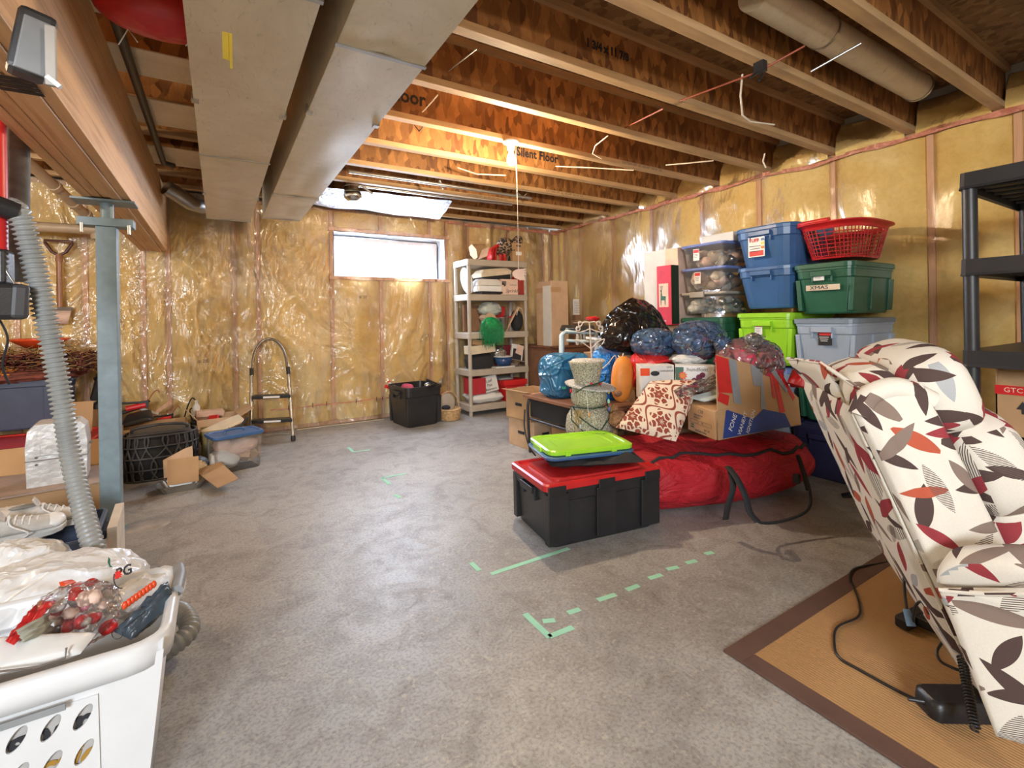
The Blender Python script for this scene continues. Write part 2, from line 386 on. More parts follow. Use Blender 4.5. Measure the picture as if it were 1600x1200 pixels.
# ---------------------------------------------------------------- walls: studs, batts, sheet, tape
def wall(name, axis, pos, lo, hi, studs, hole=None, seed=1, sheet=True, zb=.0, zt=ZJ):
    """axis 'y': wall in the plane Y=pos running along X; axis 'x': plane X=pos running along Y. The framed face is at pos."""
    sg = 1
    P = (lambda a, b, z: (a, pos+b, z)) if axis == 'y' else (lambda a, b, z: (pos+b, a, z))
    def bx(g, a0, b0, z0, a1, b1, z1):
        p, q = P(a0, b0, z0), P(a1, b1, z1)
        return g.box(min(p[0],q[0]), min(p[1],q[1]), z0, max(p[0],q[0]), max(p[1],q[1]), z1)
    g = G()
    if hole:
        h0, h1, z0, z1 = hole
        for q in ((lo, 0, h0, zt+.3), (h0, 0, h1, z0), (h0, z1, h1, zt+.3), (h1, 0, hi, zt+.3)): bx(g, q[0], .30, q[1], q[2], .36, q[3])
    else: bx(g, lo, .13, 0, hi, .24, zt+.3)
    w = struct(obj(name, g, M(name+'_concrete', (.40, .38, .35), .9)))
    dB = .13
    bx(G(), 0, 0, 0, 0, 0, 0)
    for z0, z1 in ((0, .038), (zt-.038, zt)):
        if hole and z1 < .1 or not hole or True:
            obj('plate', bx(G(), lo, 0.012, z0, hi, .10, z1), m_stud, w)
    sw = .038
    segs = []
    for s in studs:
        inside = hole and hole[0]-.01 < s+sw/2 < hole[1]+.01
        if inside:
            obj('stud', bx(G(), s, .012, .04, s+sw, .10, hole[2]-.04), m_stud, w)
            if zt-.04 > hole[3]+.08: obj('stud', bx(G(), s, .012, hole[3]+.04, s+sw, .10, zt-.04), m_stud, w)
        else: obj('stud', bx(G(), s, .012, .04, s+sw, .10, zt-.04), m_stud, w)
    edges = [lo]+list(studs)+[hi]
    for i in range(len(edges)-1):
        a0 = edges[i]+(sw if i else 0); a1 = edges[i+1]
        if a1-a0 < .03: continue
        spans = [(.04, zt-.04)]
        if hole:
            if a0 > hole[0]-.06 and a1 < hole[1]+.06: spans = [(.04, hole[2]-.04)]+([(hole[3]+.04, zt-.04)] if zt-hole[3] > .12 else [])
        for z0, z1 in spans:
            def fn(u, v, a0=a0, a1=a1, z0=z0, z1=z1):
                x = a0+(a1-a0)*u; z = z0+(z1-z0)*v
                e = min(1, min(u, 1-u)*(a1-a0)*14)
                return P(x, .035-.030*e-.016*mn.noise(V((x*2.3+seed, z*2.3, seed)))*e-.006*mn.noise(V((x*11, z*11, seed))), z)
            obj('insulation_batt', G().grid(fn, 14, 30), m_batt, w)
    if sheet:
        pts = [s+sw/2 for s in studs]
        def sag(x):
            l = max([p for p in pts if p <= x], default=lo); r = min([p for p in pts if p > x], default=hi)
            return math.sin(PI*min(1, max(0, (x-l)/max(.01, r-l))))
        def mk(a0, a1, z0, z1, nu, nv):
            def fn(u, v):
                x = a0+(a1-a0)*u; z = z0+(z1-z0)*v; q = sag(x)
                n1 = mn.noise(V((x*3+z*1.4+seed, z*1.6-x*.5, 2.))); rg_ = (1-abs(mn.noise(V((x*2.1+z*1.7+seed, z*1.3-x*1.2, 9.)))))**7; n2 = mn.noise(V((x*9+z*4, z*4-x*3+seed, 4.)))
                edge = min(1, (z-0)/.25)
                return P(x, .006-q*(.020+.018*n1)-.006*abs(n2)-rg_*.022*q*(1.5 if axis == 'y' else .6)-(.03*max(0, 1-z/.22) if z < .22 else 0)*(.6+.6*n1), z)
            return obj('vapour_barrier', G().grid(fn, nu, nv), m_poly if axis == 'y' else m_poly_right, w, label='clear plastic vapour barrier sheet with glossy folds')
        if hole:
            mk(lo, hole[0], .01, zt, int((hole[0]-lo)/.028), 80); mk(hole[1], hi, .01, zt, int((hi-hole[1])/.028), 80)
            mk(hole[0], hole[1], .01, hole[2], 36, 44)
            if zt-hole[3] > .1: mk(hole[0], hole[1], hole[3], zt, 36, 8)
        else: mk(lo, hi, .01, zt, int((hi-lo)/.035), 60)
    return w, P
XW0, XW1, ZW0, ZW1 = 1.115, 2.475, 1.655, 2.165
wb, Pb = wall('wall_back', 'y', YB, XL, XR+.3, [-2.62, -2.03, -1.46, -1.02, -.61, -.42, .13, .345, 1.075, 1.63, 2.245, 2.475, 2.78, 3.40, 3.98, 4.13],
              (XW0, XW1, ZW0, ZW1), 1)
wr_, Pr = wall('wall_right', 'x', XR, YF, YB, [-2.4, -1.79, -1.18, -.57, .04, .44, .85, 1.28, 1.90, 2.52, 3.13, 3.80, 4.43, 5.06, 5.40], None, 5)
for nm, g in (('wall_left', G().box(XL-.15, YF, 0, XL, YB, ZS)), ('wall_front', G().box(XL, YF-.15, 0, XR+.3, YF, ZS))):
    struct(obj(nm, g, M(nm+'_batts', (.62, .50, .27), .9, var=.2, ns=3)))
# lumber around the window opening
obj('window_header', G().box(XW0-.05, YB-.004, ZW1, XW1+.06, YB+.3, ZW1+.038), m_stud, wb)
obj('window_sill_plate', G().box(XW0-.05, YB-.012, ZW0-.038, XW1+.06, YB+.3, ZW0), m_stud, wb)
# red seam tape: bottom of back wall, top of both walls
def tapeline(par, P, a0, a1, z, amp, off, seed, wd_=1):
    n = int((a1-a0)/.05); g = G()
    def fn(u, v):
        a = a0+(a1-a0)*u; w = (.016+.014*mn.noise(V((a*6, seed, 1))))*wd_
        return P(a, off-.004*mn.noise(V((a*30, v*3, seed))), z+amp*mn.noise(V((a*2.2, seed, 0)))+(v-.5)*w*2)
    obj('seam_tape', g.grid(fn, n, 2), m_tuck, par, label='crinkled red sheathing tape along the plastic sheet')
tapeline(wb, Pb, .45, 2.5, .235, .02, -.045, 3, .35)
tapeline(wb, Pb, 2.5, XR, 2.37, .02, -.022, 4)
tapeline(wr_, Pr, YF, YB, 2.385, .03, -.03, 6)
crimp = obj('tape_tab', G().box(0, 0, 0, .006, .004, .05), m_ink, wb, loc=(1.0, YB-.055, .22))
for x in (.62, .86, 1.32, 1.55, 1.62): 
    c = crimp.copy(); COL.objects.link(c); c.parent = wb; c.location = (x, YB-.055, .215)
# small printed marks on the batts seen through the sheet
for x, z, s in ((-.12, 1.62, '* 12'), (-.13, .78, '# 20'), (1.42, 1.42, '# 20'), (2.2, .95, '* 12')):
    text(s, .05, (x, YB-.05, z), (PI/2, 0, 0), m_greyink, wb, name='batt_marking')
obj('floor_cable', G().tube([(.7, YB-.09, .006), (1.2, YB-.10, .006), (1.62, YB-.11, .006)], .005), m_cream, wb)

# ---------------------------------------------------------------- window
wn = struct(obj('window_1', G().box(XW0, YB+.16, ZW0, XW0+.045, YB+.24, ZW1).box(XW1-.10, YB+.16, ZW0, XW1-.055, YB+.24, ZW1)
      .box(XW0+.045, YB+.16, ZW0, XW1-.10, YB+.24, ZW0+.045).box(XW0+.045, YB+.16, ZW1-.085, XW1-.10, YB+.24, ZW1-.04), M('window_vinyl', (.62, .52, .45), .5), bev=.004))
obj('inner_sash', G().box(XW0+.045, YB+.18, ZW0+.045, XW0+.07, YB+.22, ZW1-.085).box(XW1-.125, YB+.18, ZW0+.045, XW1-.10, YB+.22, ZW1-.085)
    .box(XW0+.07, YB+.18, ZW0+.045, XW1-.125, YB+.22, ZW0+.07).box(XW0+.07, YB+.18, ZW1-.11, XW1-.125, YB+.22, ZW1-.085), m_white, wn, bev=.003)
mg = film('window_glass', (.9, .95, 1), .0, .02, .02, 2)
obj('pane', G().box(XW0+.07, YB+.198, ZW0+.07, XW1-.125, YB+.202, ZW1-.11), mg, wn)
m_reveal = M('frosted_reveal', (.80, .82, .88), .5, b=.6, bs=9, bd=.02)
rv = obj('reveal', G().grid(lambda u, v: (XW1-.004+.012*mn.noise(V((u*3, v*6, 1)))-.012, YB+.24*u, ZW0+(ZW1-ZW0)*v), 6, 14)
    .grid(lambda u, v: (XW0+(XW1-XW0)*v, YB+.24*u, ZW1-.008+.008*mn.noise(V((u*3, v*9, 2)))), 6, 24)
    .grid(lambda u, v: (XW0+.004, YB+.24*u, ZW0+(ZW1-ZW0)*v), 3, 8).grid(lambda u, v: (XW0+(XW1-XW0)*v, YB+.24*u, ZW0+.002), 3, 8), m_reveal, wn, label='white plastic wrapped window reveal')
obj('foam_gap', G().tube([(XW0, YB+.15, ZW1-.03), (XW0+.3, YB+.15, ZW1-.025), (XW0+.8, YB+.15, ZW1-.035), (XW1-.06, YB+.15, ZW1-.035), (XW1-.045, YB+.15, ZW1-.09), (XW1-.05, YB+.15, ZW0+.2), (XW1-.045, YB+.15, ZW0)], .007), m_ink, wn)
snow = M('snow_bank', (.86, .92, .97), .8, var=.06, ns=2, stretch=(.3, 1, 4))
obj('window_well', G().grid(lambda u, v: (-.6+4.6*u, YB+.5+1.6*v+.3*(2*u-1)**2*-1, .9+1.08*v+.03*mn.noise(V((u*5, v*9, 0)))), 30, 12), snow, wn, label='snow bank outside the window')

# ---------------------------------------------------------------- ceiling with I-joists
ce = struct(obj('ceiling', G().box(XL, YF, ZS, XR+.4, YB+.3, ZS+.02), osb('subfloor_osb', (.34, .20, .09), (.18, .09, .035))))
edges = [.98-.505*k for k in range(8, 0, -1)]+[.98, 1.43, 1.935, 2.465, 2.975, 3.485, 4.01, 4.52, 5.03, 5.5]
web = None; joists = {}
for e in edges:
    if web is None:
        web = obj('joist', G().box(XL, -.005, ZJ+.038, XR+.12, .005, ZS-.038), m_osb, ce)
        flm = obj('bottom_flange', G().box(XL, -.031, ZJ, XR+.12, .031, ZJ+.038), m_flange, web, bev=.003)
        obj('top_flange', G().box(XL, -.031, ZS-.038, XR+.12, .031, ZS), m_flange, web)
        j = web
    else: j = copy_tree(web, ce)
    j.location = (0, e-.031, 0); joists[round(e, 2)] = j
for e, px, s, sz in ((3.48, (2.415,3.450,2.559), 'Silent Floor', .105), (2.98, (1.062,2.930,2.513), 'Floor.', .125), (1.93, (1.800,1.900,2.503), '1 3/4 x 11 7/8', .06)):
    j = joists[min(joists, key=lambda k: abs(k-e))]
    text(s, sz, (px[0], -.0058, ZJ+.155), (PI/2, 0, 0), m_ink, j, name='web_lettering', bold=.003, sx=.9)
for e, px in ((2.98, (3.142,2.940,2.543)), (4.01, (3.104,3.980,2.344)), (4.52, (2.468,4.490,2.504))):
    j = joists[min(joists, key=lambda k: abs(k-e))]
    text('EASTERN SPF  #2  KD-HT  NLGA 210', .03, (px[0], -.0318, ZJ+.019), (PI/2, 0, 0), m_greyink, j, name='flange_stamp')
# insulation stuffed between the joists at the rims
for i in range(len(edges)-1):
    a, b = edges[i]+.0, edges[i+1]-.062
    def fn(u, v, a=a, b=b, i=i):
        y = a+(b-a)*u
        return (XR-.02+.10*v+.03*math.sin(PI*u)*v-.05*mn.noise(V((y*4, v*2, i)))-.03*math.sin(PI*v), y, ZJ-.03+.26*v)
    obj('rim_batt', G().grid(fn, 10, 8), m_batt, ce)
    obj('rim_film', G().grid(lambda u, v: tuple(V(fn(u, v))+V((-.02-.012*mn.noise(V((u*9, v*7, i))), 0, 0))), 10, 8), m_poly_right, ce)
# cables through the joists
def wire(name, pts, r, mat):
    return obj(name, G().tube(pts, r), mat, ce)
for p in ((((2.423,1.210,2.436)), ((2.281,1.356,2.341)), ((2.322,1.859,2.405))), (((2.278,1.944,2.383)), ((2.460,2.478,2.476)))):
    wire('cable', p, .005, m_copper)
wire('cable', [(2.382,2.526,2.436), (2.371,2.650,2.401), (2.388,2.699,2.362), (2.479,2.702,2.339)], .005, m_wire)
wire('cable', [(2.308,1.457,2.380), (2.298,1.463,2.269), (2.352,1.488,2.191), (2.433,1.497,2.177), (2.593,1.457,2.178)], .005, m_wire)
wire('cable', [(2.394,3.164,2.398), (2.595,2.982,2.367), (2.832,2.719,2.309)], .005, m_wire)
wire('cable', [(2.889,2.449,2.283), (2.948,2.295,2.263), (3.019,2.134,2.246)], .005, m_wire)
wire('cable', [(1.079,3.563,2.646), (1.217,3.361,2.620), (1.239,3.230,2.490), (1.229,3.118,2.486)], .004, m_greyink)
wire('cable', [(1.112,2.838,2.453), (1.115,2.719,2.459), (1.116,2.601,2.466)], .004, m_wire)
wire('cable', [(1.085,2.385,2.496), (1.101,2.258,2.497), (1.127,2.125,2.506)], .004, m_alu)
wire('cable', [(1.770,3.725,2.448), (1.909,3.639,2.390), (2.068,3.424,2.345)], .006, m_wire)
wire('cable', [(3.036,1.771,2.190), (3.025,1.778,2.140), (3.042,1.768,2.098)], .005, m_wire)
obj('cable_clamp', G().bc((2.279,1.345,2.358), (.035, .05, .05)).tube([(2.263,1.355,2.330), (2.198,1.348,2.286)], .006).tube([(2.289,1.339,2.323), (2.234,1.326,2.273)], .006), m_black, ce)
wire('conduit', [(0.902,3.900,2.335), (1.756,3.900,2.335), (2.646,3.900,2.326)], .014, m_alu)
wire('conduit', [(1.100,4.400,2.371), (1.979,4.400,2.372), (2.732,4.400,2.378)], .013, m_alu)
wire('conduit_strap', [(1.721,4.000,2.401), (1.750,4.000,2.324)], .012, m_alu)
wire('conduit_strap', [(1.103,4.300,2.347), (1.198,4.300,2.285)], .010, m_alu)
wire('metal_tab', [(2.673,4.200,2.462), (2.728,4.200,2.409), (2.785,4.200,2.463)], .014, m_chrome)
obj('foil_sheet', G().grid(lambda u, v: (.62+1.52*u+.18*v*(u-.2), 4.75+.72*v-.10*u, 2.405-.02*math.sin(PI*v)-.05*u*v-.02*mn.noise(V((u*5, v*4, 1)))), 40, 14)
    , m_foil, ce, label='crumpled silver white foil sheet stapled under the joists')

# ---------------------------------------------------------------- ducts
def duct(label, x0, x1, y0, y1, z0, z1, seams):
    t = thing('sheet_metal_duct', label, 'duct', (x0, y0, z0)); L = y1-y0; W = x1-x0; prev = 0
    for k, s in enumerate(list(seams)+[L]):
        obj('duct_section', G().grid(lambda u, v: (W*u, prev+(s-prev)*v, .006*math.sin(PI*u)*mn.noise(V((u*3, v*4+k, 1)))), 8, 16)
            .box(0, prev, .006, W, s-.002, z1-z0), m_galv, t)
        obj('drive_cleat', G().box(-.006, s-.012, -.006, W+.006, s+.006, .0), m_alu, t); prev = s
    for q in (.12, .45, .8):
        for x in (-.008, W-.02): obj('hanger_tab', G().box(x, L*q, -.008, x+.028, L*q+.035, .03), m_alu, t)
    return t
duct('left of the two long rectangular metal ducts under the joists', -.075, .275, .2, 5.12, 2.10, 2.40, (1.3, 3.0))
duct('right of the two long rectangular metal ducts, its underside scratched', .36, .675, .2, 4.88, 2.10, 2.40, (1.5, 3.75))
# sheet metal pans closing the joist bays beside the left duct
for i, (a, b) in enumerate(((1.50, 1.86), (2.20, 2.48), (2.72, 3.0), (3.3, 3.7), (4.15, 4.6))):
    obj('joist_pan', G().box(-.42, a, 2.395, -.085, b, 2.402), m_galv, ce, bev=.002)
e1 = G(); pts = [(-.36, 5.0, 2.31), (-.28, 5.05, 2.27), (-.2, 5.1, 2.22), (-.10, 5.22, 2.22)]
tag(obj('flexible_duct', G().tube(pts, .065, 14), m_alu), 'small round silver duct elbow at the far end of the wooden beam', 'duct')
g = G(); c0 = V((1.122,4.711,2.401))
tag(obj('duct_elbow', G().tube([c0+V((-.04, .0, .16)), c0+V((0, 0, .10)), c0+V((.0, 0, .03)), c0+V((0, -.01, -.02))], .082, 18).tube([c0+V((0, 0, .045)), c0+V((0, 0, .035))], .087, 18)
    .ell(c0+V((0, -.01, -.05)), (.088, .088, .06), 18, 8), m_chrome), 'shiny round metal duct elbow hanging beside the large duct near the window', 'duct')
t = thing('round_duct', 'long round galvanised duct running between the joists at the upper right', 'duct', (0, 0, 0))
A, B = V((2.815,1.379,2.620)), V((3.857,1.149,2.508)); A.z = B.z = 2.545; A.y = B.y = 1.20
A.x = 2.0; B.x = 3.72
obj('pipe', G().cyl(A, B, .078, .078, 24), m_galv, t); obj('joint_ring', G().cyl(A+(B-A)*.33, A+(B-A)*.34, .081, .081, 24), m_alu, t)
obj('end_collar', G().cyl(B, B+(B-A).normalized()*.02, .083, .083, 24), m_alu, t)
tag(obj('threaded_rod', G().tube([(2.447,1.195,2.312), (2.538,1.021,2.387)], .006), m_alu), 'thin straight metal rod slanting below the round duct', 'rod')

# ---------------------------------------------------------------- main beam and post
bt = thing('support_beam', 'thick laminated wooden support beam of five planks running to the back wall', 'beam', (-.40, 5.6, 1.84))
for k in range(5):
    x1 = 0-.042*k; obj('plank', G().box(x1-.041, -6.4, (.0, -.006, .002, .0, -.003)[k], x1, -.0, .56), m_beam, bt, bev=.003)
m_ink2 = M('faded_black_stencil', (.03, .02, .015), .8)
text('S', .17, (-.10, -4.10, -.008), (PI, 0, PI/2), m_ink2, bt, name='stencil', bold=.01)
text('IIII', .12, (-.08, -3.72, -.008), (PI, 0, PI/2), m_ink2, bt, name='stencil', bold=.006)
stain = M('grey_weathering', (.30, .22, .17), .85, var=.3, ns=3)
m_pipeblk = M('black_gas_pipe', (.05, .045, .035), .45)
tag(obj('gas_pipe', G().tube([(-.33, .6, 2.36), (-.33, 4.2, 2.36), (-.33, 4.42, 2.36), (-.27, 4.47, 2.36)], .020, 10), m_pipeblk), 'dark pipe running along the top of the wooden beam', 'pipe')
p = thing('steel_post', 'blue grey painted square steel post under the wooden beam', 'post', (-.515, 3.43, 0))
obj('column', G().box(-.045, -.045, .01, .045, .045, 1.69), m_steelblue, p, bev=.005)
obj('base_plate', G().box(-.06, -.06, 0, .06, .06, .01), m_steelblue, p)
obj('crossbar', G().box(-.12, -.05, 1.69, .12, .05, 1.735), m_steelblue, p, bev=.003)
obj('jack_screw', G().cyl((0, 0, 1.735), (0, 0, 1.825), .03, .03, 14), m_steelblue, p)
obj('top_plate', G().box(-.14, -.08, 1.822, .13, .08, 1.832), m_steelblue, p)
for x in (-.1, .1): obj('bolt', G().cyl((x, -.05, 1.65), (x, -.05, 1.70), .008, .008, 8), m_alu, p)
# white drain pipe left of the post
dp = thing('drain_pipe', 'beige plastic drain pipe sloping under the joists behind the post', 'pipe')
pv = M('aged_pvc', (.46, .34, .22), .45)
P0, P1 = V((-1.088,4.427,2.271)), V((-0.868,5.290,2.006))
obj('pipe', G().cyl(P0, P1, .035, .035, 14), pv, dp)
for q in (.35, .62, .8): obj('coupling', G().cyl(P0+(P1-P0)*q, P0+(P1-P0)*(q+.04), .044, .044, 14), pv, dp)
Q = V((-1.378,5.310,1.954)); obj('branch_pipe', G().cyl(Q, P1+V((0, 0, -.05)), .04, .04, 14).cyl(P1, P1+V((0, .02, -.12)), .04, .04, 14), pv, dp)

# ---------------------------------------------------------------- bulb
t = thing('light_fixture', 'bare bulb in a white porcelain lampholder with pull cord', 'light', (1.80, 2.90, 2.415))
obj('lampholder', G().lathe([(.0, 0), (.055, 0), (.058, -.015), (.03, -.03), (.026, -.065), (.0, -.065)][::-1], 20), m_white, t)
me_ = NT('lit_bulb'); me_.fin((1, .9, .7)); me_.p.inputs['Emission Color'].default_value = (1, .82, .55, 1); me_.p.inputs['Emission Strength'].default_value = 60
bulb = obj('bulb', G().lathe([(.0, -.175), (.018, -.172), (.030, -.155), (.032, -.135), (.026, -.11), (.014, -.08), (.013, -.06)], 16), me_.m, t, label='glowing bulb')
bulb.visible_shadow = True
zc = 1.15+(488-432)/746.7*3.41
obj('pull_cord', G().tube([(.03, -.02, -.04), (.035, -.02, -.5), (.035, -.02, -(2.415-1.50))], .0022, 5), m_wire, t)
hd = [(-.045, .02), (-.02, .04), (.0, .045), (.06, .045), (.035, .03), (.062, .025), (.035, .012), (.06, 0), (.035, -.005), (.045, -.03), (.05, -.045), (.01, -.045), (-.03, -.025), (-.045, 0)]
RX = Rt
obj('cord_pull', G().slab([V((.035, -.02, -.955))+RX*a+V((0, 0, b*.9)) for a, b in hd], .006), m_ppink, t, label='pale wooden dove shaped cord pull')
# things hanging at the upper left
t = thing('wall_speaker', 'dark grey speaker box on the wooden beam at the upper left', 'speaker', (0, 0, 0))
obj('cabinet', G().bc((-0.349,1.483,1.783), (.065, .06, .15), R3(0, .15, .3)), m_dgrey, t, bev=.012)
obj('grille', G().bc(V((-0.331,1.425,1.759)), (.05, .01, .12), R3(0, .15, .3)), m_grey, t, bev=.003)
t = thing('angle_bracket', 'grey metal bracket screwed to the wooden beam beside the speaker', 'bracket')
obj('upright', G().bc((-0.301,1.406,1.736), (.018, .012, .13)), M('bracket_grey', (.42, .39, .35), .5), t, bev=.002)
obj('hook', G().bc((-0.297,1.404,1.680), (.028, .012, .010), R3(0, .7, 0)), m_alu, t)
t = thing('hanging_red_bag', 'red patterned bag bottom hanging from the joists at the top edge', 'bag')
obj('fabric', G().blob((-0.168,2.159,2.299), (.19, .1, .095), 3, .06, 3), m_red, t)
obj('drawstring', G().tube([(-0.277,2.096,2.110), (-0.248,2.079,2.164), (-0.221,2.062,2.118)], .002), m_white, t); obj('drawstring', G().tube([(-0.081,1.976,2.102), (-0.043,1.952,2.149), (-0.028,1.943,2.114)], .002), m_white, t)
tag(obj('yellow_strip', G().bc((0.034,1.741,2.019), (.02, .004, .085)).bc((0.047,1.732,2.002), (.008, .004, .11)), m_yellow), 'bright yellow plastic strip hanging in front of the left duct', 'strip')

# ---------------------------------------------------------------- shared object builders
def tote(label, loc, rz, w, d, h, mat, lidmat=None, group=None, open_=False, sticker=None, ribs=3, clear=None, name='storage_tote', cat='storage tote', latch=None, r=.05, taper=.84, bold=0):
    t = thing(name, label, cat, loc, rz, group)
    hb = h-.03 if lidmat else h
    R = [rr(w*taper*.97, d*taper*.97, r, 0), rr(w*taper, d*taper, r, .012), rr(w*.93, d*.92, r, hb*.74), rr(w*.955, d*.95, r, hb*.76), rr(w*.965, d*.96, r, hb-.03)]
    if open_:
        R += [rr(w, d, r*1.1, hb-.03), rr(w, d, r*1.1, hb-.008), rr(w*.985, d*.98, r, hb), rr(w*.95, d*.94, r, hb), rr(w*taper*.96, d*taper*.95, r, .015)]
    else: R += [rr(w*.985, d*.98, r, hb-.028), rr(w*.985, d*.98, r, hb)]
    obj('body', G().loft(R, sm=False), mat, t, bev=0)
    if ribs:
        for sy in (-1, 1):
            for k in range(ribs):
                x = (k-(ribs-1)/2)*w*.8/max(1, ribs-1) if ribs > 1 else 0
                a = w*(.055 if not bold else .085); z1 = hb*.735+(hb*.16 if bold else 0); y0 = d*taper/2*sy; y1 = d*.92/2*sy; o = (bold or .012)*sy
                g = G().hexa([(x-a, y0*.9, .02), (x+a, y0*.9, .02), (x+a, y0+o, .02), (x-a, y0+o, .02), (x-a, y1*.9, z1), (x+a, y1*.9, z1), (x+a, y1+o, z1), (x-a, y1+o, z1)] if sy > 0 else
                             [(x-a, y0+o, .02), (x+a, y0+o, .02), (x+a, y0*.9, .02), (x-a, y0*.9, .02), (x-a, y1+o, z1), (x+a, y1+o, z1), (x+a, y1*.9, z1), (x-a, y1*.9, z1)])
                obj('rib', g, mat, t, bev=.004)
    for sx in (-1, 1):
        x = sx*w*.47
        obj('handle', G().bc((x+sx*.012, 0, hb*.84), (.045, d*.34, .035)).bc((x+sx*.004, d*.16, hb*.76), (.03, .012, .06)).bc((x+sx*.004, -d*.16, hb*.76), (.03, .012, .06)), latch or mat, t, bev=.004)
    if lidmat: lid_parts(t, w, d, hb, lidmat, r)
    if sticker:
        side, off, zz, kind = sticker; st = thing_sticker(t, side, w, d, off, zz, kind, hb)
    return t
def lid_parts(t, w, d, z, mat, r=.05):
    l = obj('lid', G().loft([rr(w*1.0, d*1.0, r, z-.012), rr(w*1.02, d*1.025, r*1.1, z-.012), rr(w*1.02, d*1.025, r*1.1, z+.016), rr(w*.99, d*.985, r, z+.022), rr(w*.93, d*.91, r, z+.022), rr(w*.91, d*.89, r, z+.010),
        rr(w*.80, d*.76, r, z+.010), rr(w*.78, d*.74, r, z+.022), rr(w*.70, d*.66, r, z+.024)], (False, True), sm=False), mat, t)
    return l
m_lab = M('label_white', (.80, .78, .74), .5, var=.03); m_labred = M('label_red', (.62, .04, .04), .5)
def thing_sticker(t, side, w, d, off, z, kind, h):
    """paper label on the short (x) or long (y) side; off along the side, z centre height"""
    sw, sh = {'small': (.07, .055), 'tall': (.06, .10), 'tuff': (.13, .15), 'dark': (.085, .10)}[kind]
    taper = (.965-.84)/2/max(h, .01)
    if side[1] == 'x':
        s = -1 if side[0] == '-' else 1; x = s*(w*.477+.010); base = lambda a, b, e: (x+s*e, -s*a*-1+off, z+b)
        rot = (PI/2, 0, -PI/2 if s < 0 else PI/2); mk = lambda a, b, e, dx, dz: (min(x+s*e, x+s*(e+.001)), off+(-a if s < 0 else a)-dx/2, z+b-dz/2, max(x+s*e, x+s*(e+.001)), off+(-a if s < 0 else a)+dx/2, z+b+dz/2)
    else:
        s = -1 if side[0] == '-' else 1; y = s*(d*.475+.012); rot = (PI/2, 0, 0 if s < 0 else PI)
        mk = lambda a, b, e, dx, dz: (off+(a if s < 0 else -a)-dx/2, min(y+s*e, y+s*(e+.001)), z+b-dz/2, off+(a if s < 0 else -a)+dx/2, max(y+s*e, y+s*(e+.001)), z+b+dz/2)
    st = obj('label_sticker', G().box(*mk(0, 0, 0, sw, sh)), m_lab if kind != 'dark' else m_ink, t)
    obj('red_band', G().box(*mk(0, sh*(.30 if kind != 'tuff' else -.32), .001, sw*.86, sh*.26)), m_labred, st)
    g = G()
    for k in range(3): g.box(*mk(-sw*.08, sh*(.05-.13*k), .001, sw*(.7-.1*k), sh*.035))
    o = obj('fine_print', g, m_greyink if kind != 'dark' else m_lab, st); o['kind'] = 'stuff'
    if kind == 'tuff':
        c = mk(-.018, sh*.33, .003, 0, 0); text('TUFF', .036, ((c[0]+c[3])/2, (c[1]+c[4])/2, c[2]), rot, m_redink, st, bold=.001)
        for k, mm in enumerate((m_blue, m_yellow, m_orange)): obj('colour_band', G().box(*mk(.05, sh*(.36-.2*k), .001, .025, .02)), mm, st)
    return st
def carton(label, loc, rz, w, d, h, mat=None, flaps=None, tape_=False, group=None, name='cardboard_box', cat='box', rot=None, holes=False, th=.005):
    """open or closed carton; flaps: list of (side, angle, length) with side in x- x+ y- y+"""
    mat = mat or m_card; t = thing(name, label, cat, loc, rz, group, rot)
    if flaps is None:
        obj('body', G().box(-w/2, -d/2, 0, w/2, d/2, h), mat, t, bev=.003)
        if tape_: obj('tape', G().box(-w/2-.001, -.025, h-.04, w/2+.001, .025, h+.001), m_tan, t)
    else:
        obj('body', G().box(-w/2, -d/2, 0, w/2, d/2, th).box(-w/2, -d/2, 0, -w/2+th, d/2, h).box(w/2-th, -d/2, 0, w/2, d/2, h).box(-w/2, -d/2, 0, w/2, -d/2+th, h).box(-w/2, d/2-th, 0, w/2, d/2, h), mat, t)
        for sd, ang, L in flaps:
            ax, s = sd[0], (1 if sd[1] == '+' else -1); ca, sa = math.cos(ang), math.sin(ang)
            if ax == 'x': p = [(s*w/2, -d/2, h), (s*w/2, d/2, h), (s*(w/2+L*ca), d/2, h+L*sa), (s*(w/2+L*ca), -d/2, h+L*sa)]
            else: p = [(-w/2, s*d/2, h), (w/2, s*d/2, h), (w/2, s*(d/2+L*ca), h+L*sa), (-w/2, s*(d/2+L*ca), h+L*sa)]
            obj('flap', G().slab(p, .004), mat, t)
    if holes:
        for s in (-1, 1): obj('hand_hole', G().box(s*w/2-.002, -.045, h*.62, s*w/2+.002, .045, h*.62+.03).box(-.045, s*d/2-.002, h*.62, .045, s*d/2+.002, h*.62+.03), m_ink, t)
    return t
def coil(a, b, r, turns, n=8):
    a = V(a); b = V(b); d = (b-a); u = d.normalized().orthogonal().normalized(); w = d.normalized().cross(u)
    return [a+d*(k/(turns*n))+u*r*math.cos(k*2*PI/n)+w*r*math.sin(k*2*PI/n) for k in range(turns*n+1)]
def bez(pts, n=8):
    pts = [V(p) for p in pts]; o = []
    for i in range(len(pts)-1):
        p0 = pts[max(i-1, 0)]; p1 = pts[i]; p2 = pts[i+1]; p3 = pts[min(i+2, len(pts)-1)]
        for k in range(n):
            t = k/n; o.append(.5*((2*p1)+(-p0+p2)*t+(2*p0-5*p1+4*p2-p3)*t*t+(-p0+3*p1-3*p2+p3)*t**3))
    return o+[pts[-1]]
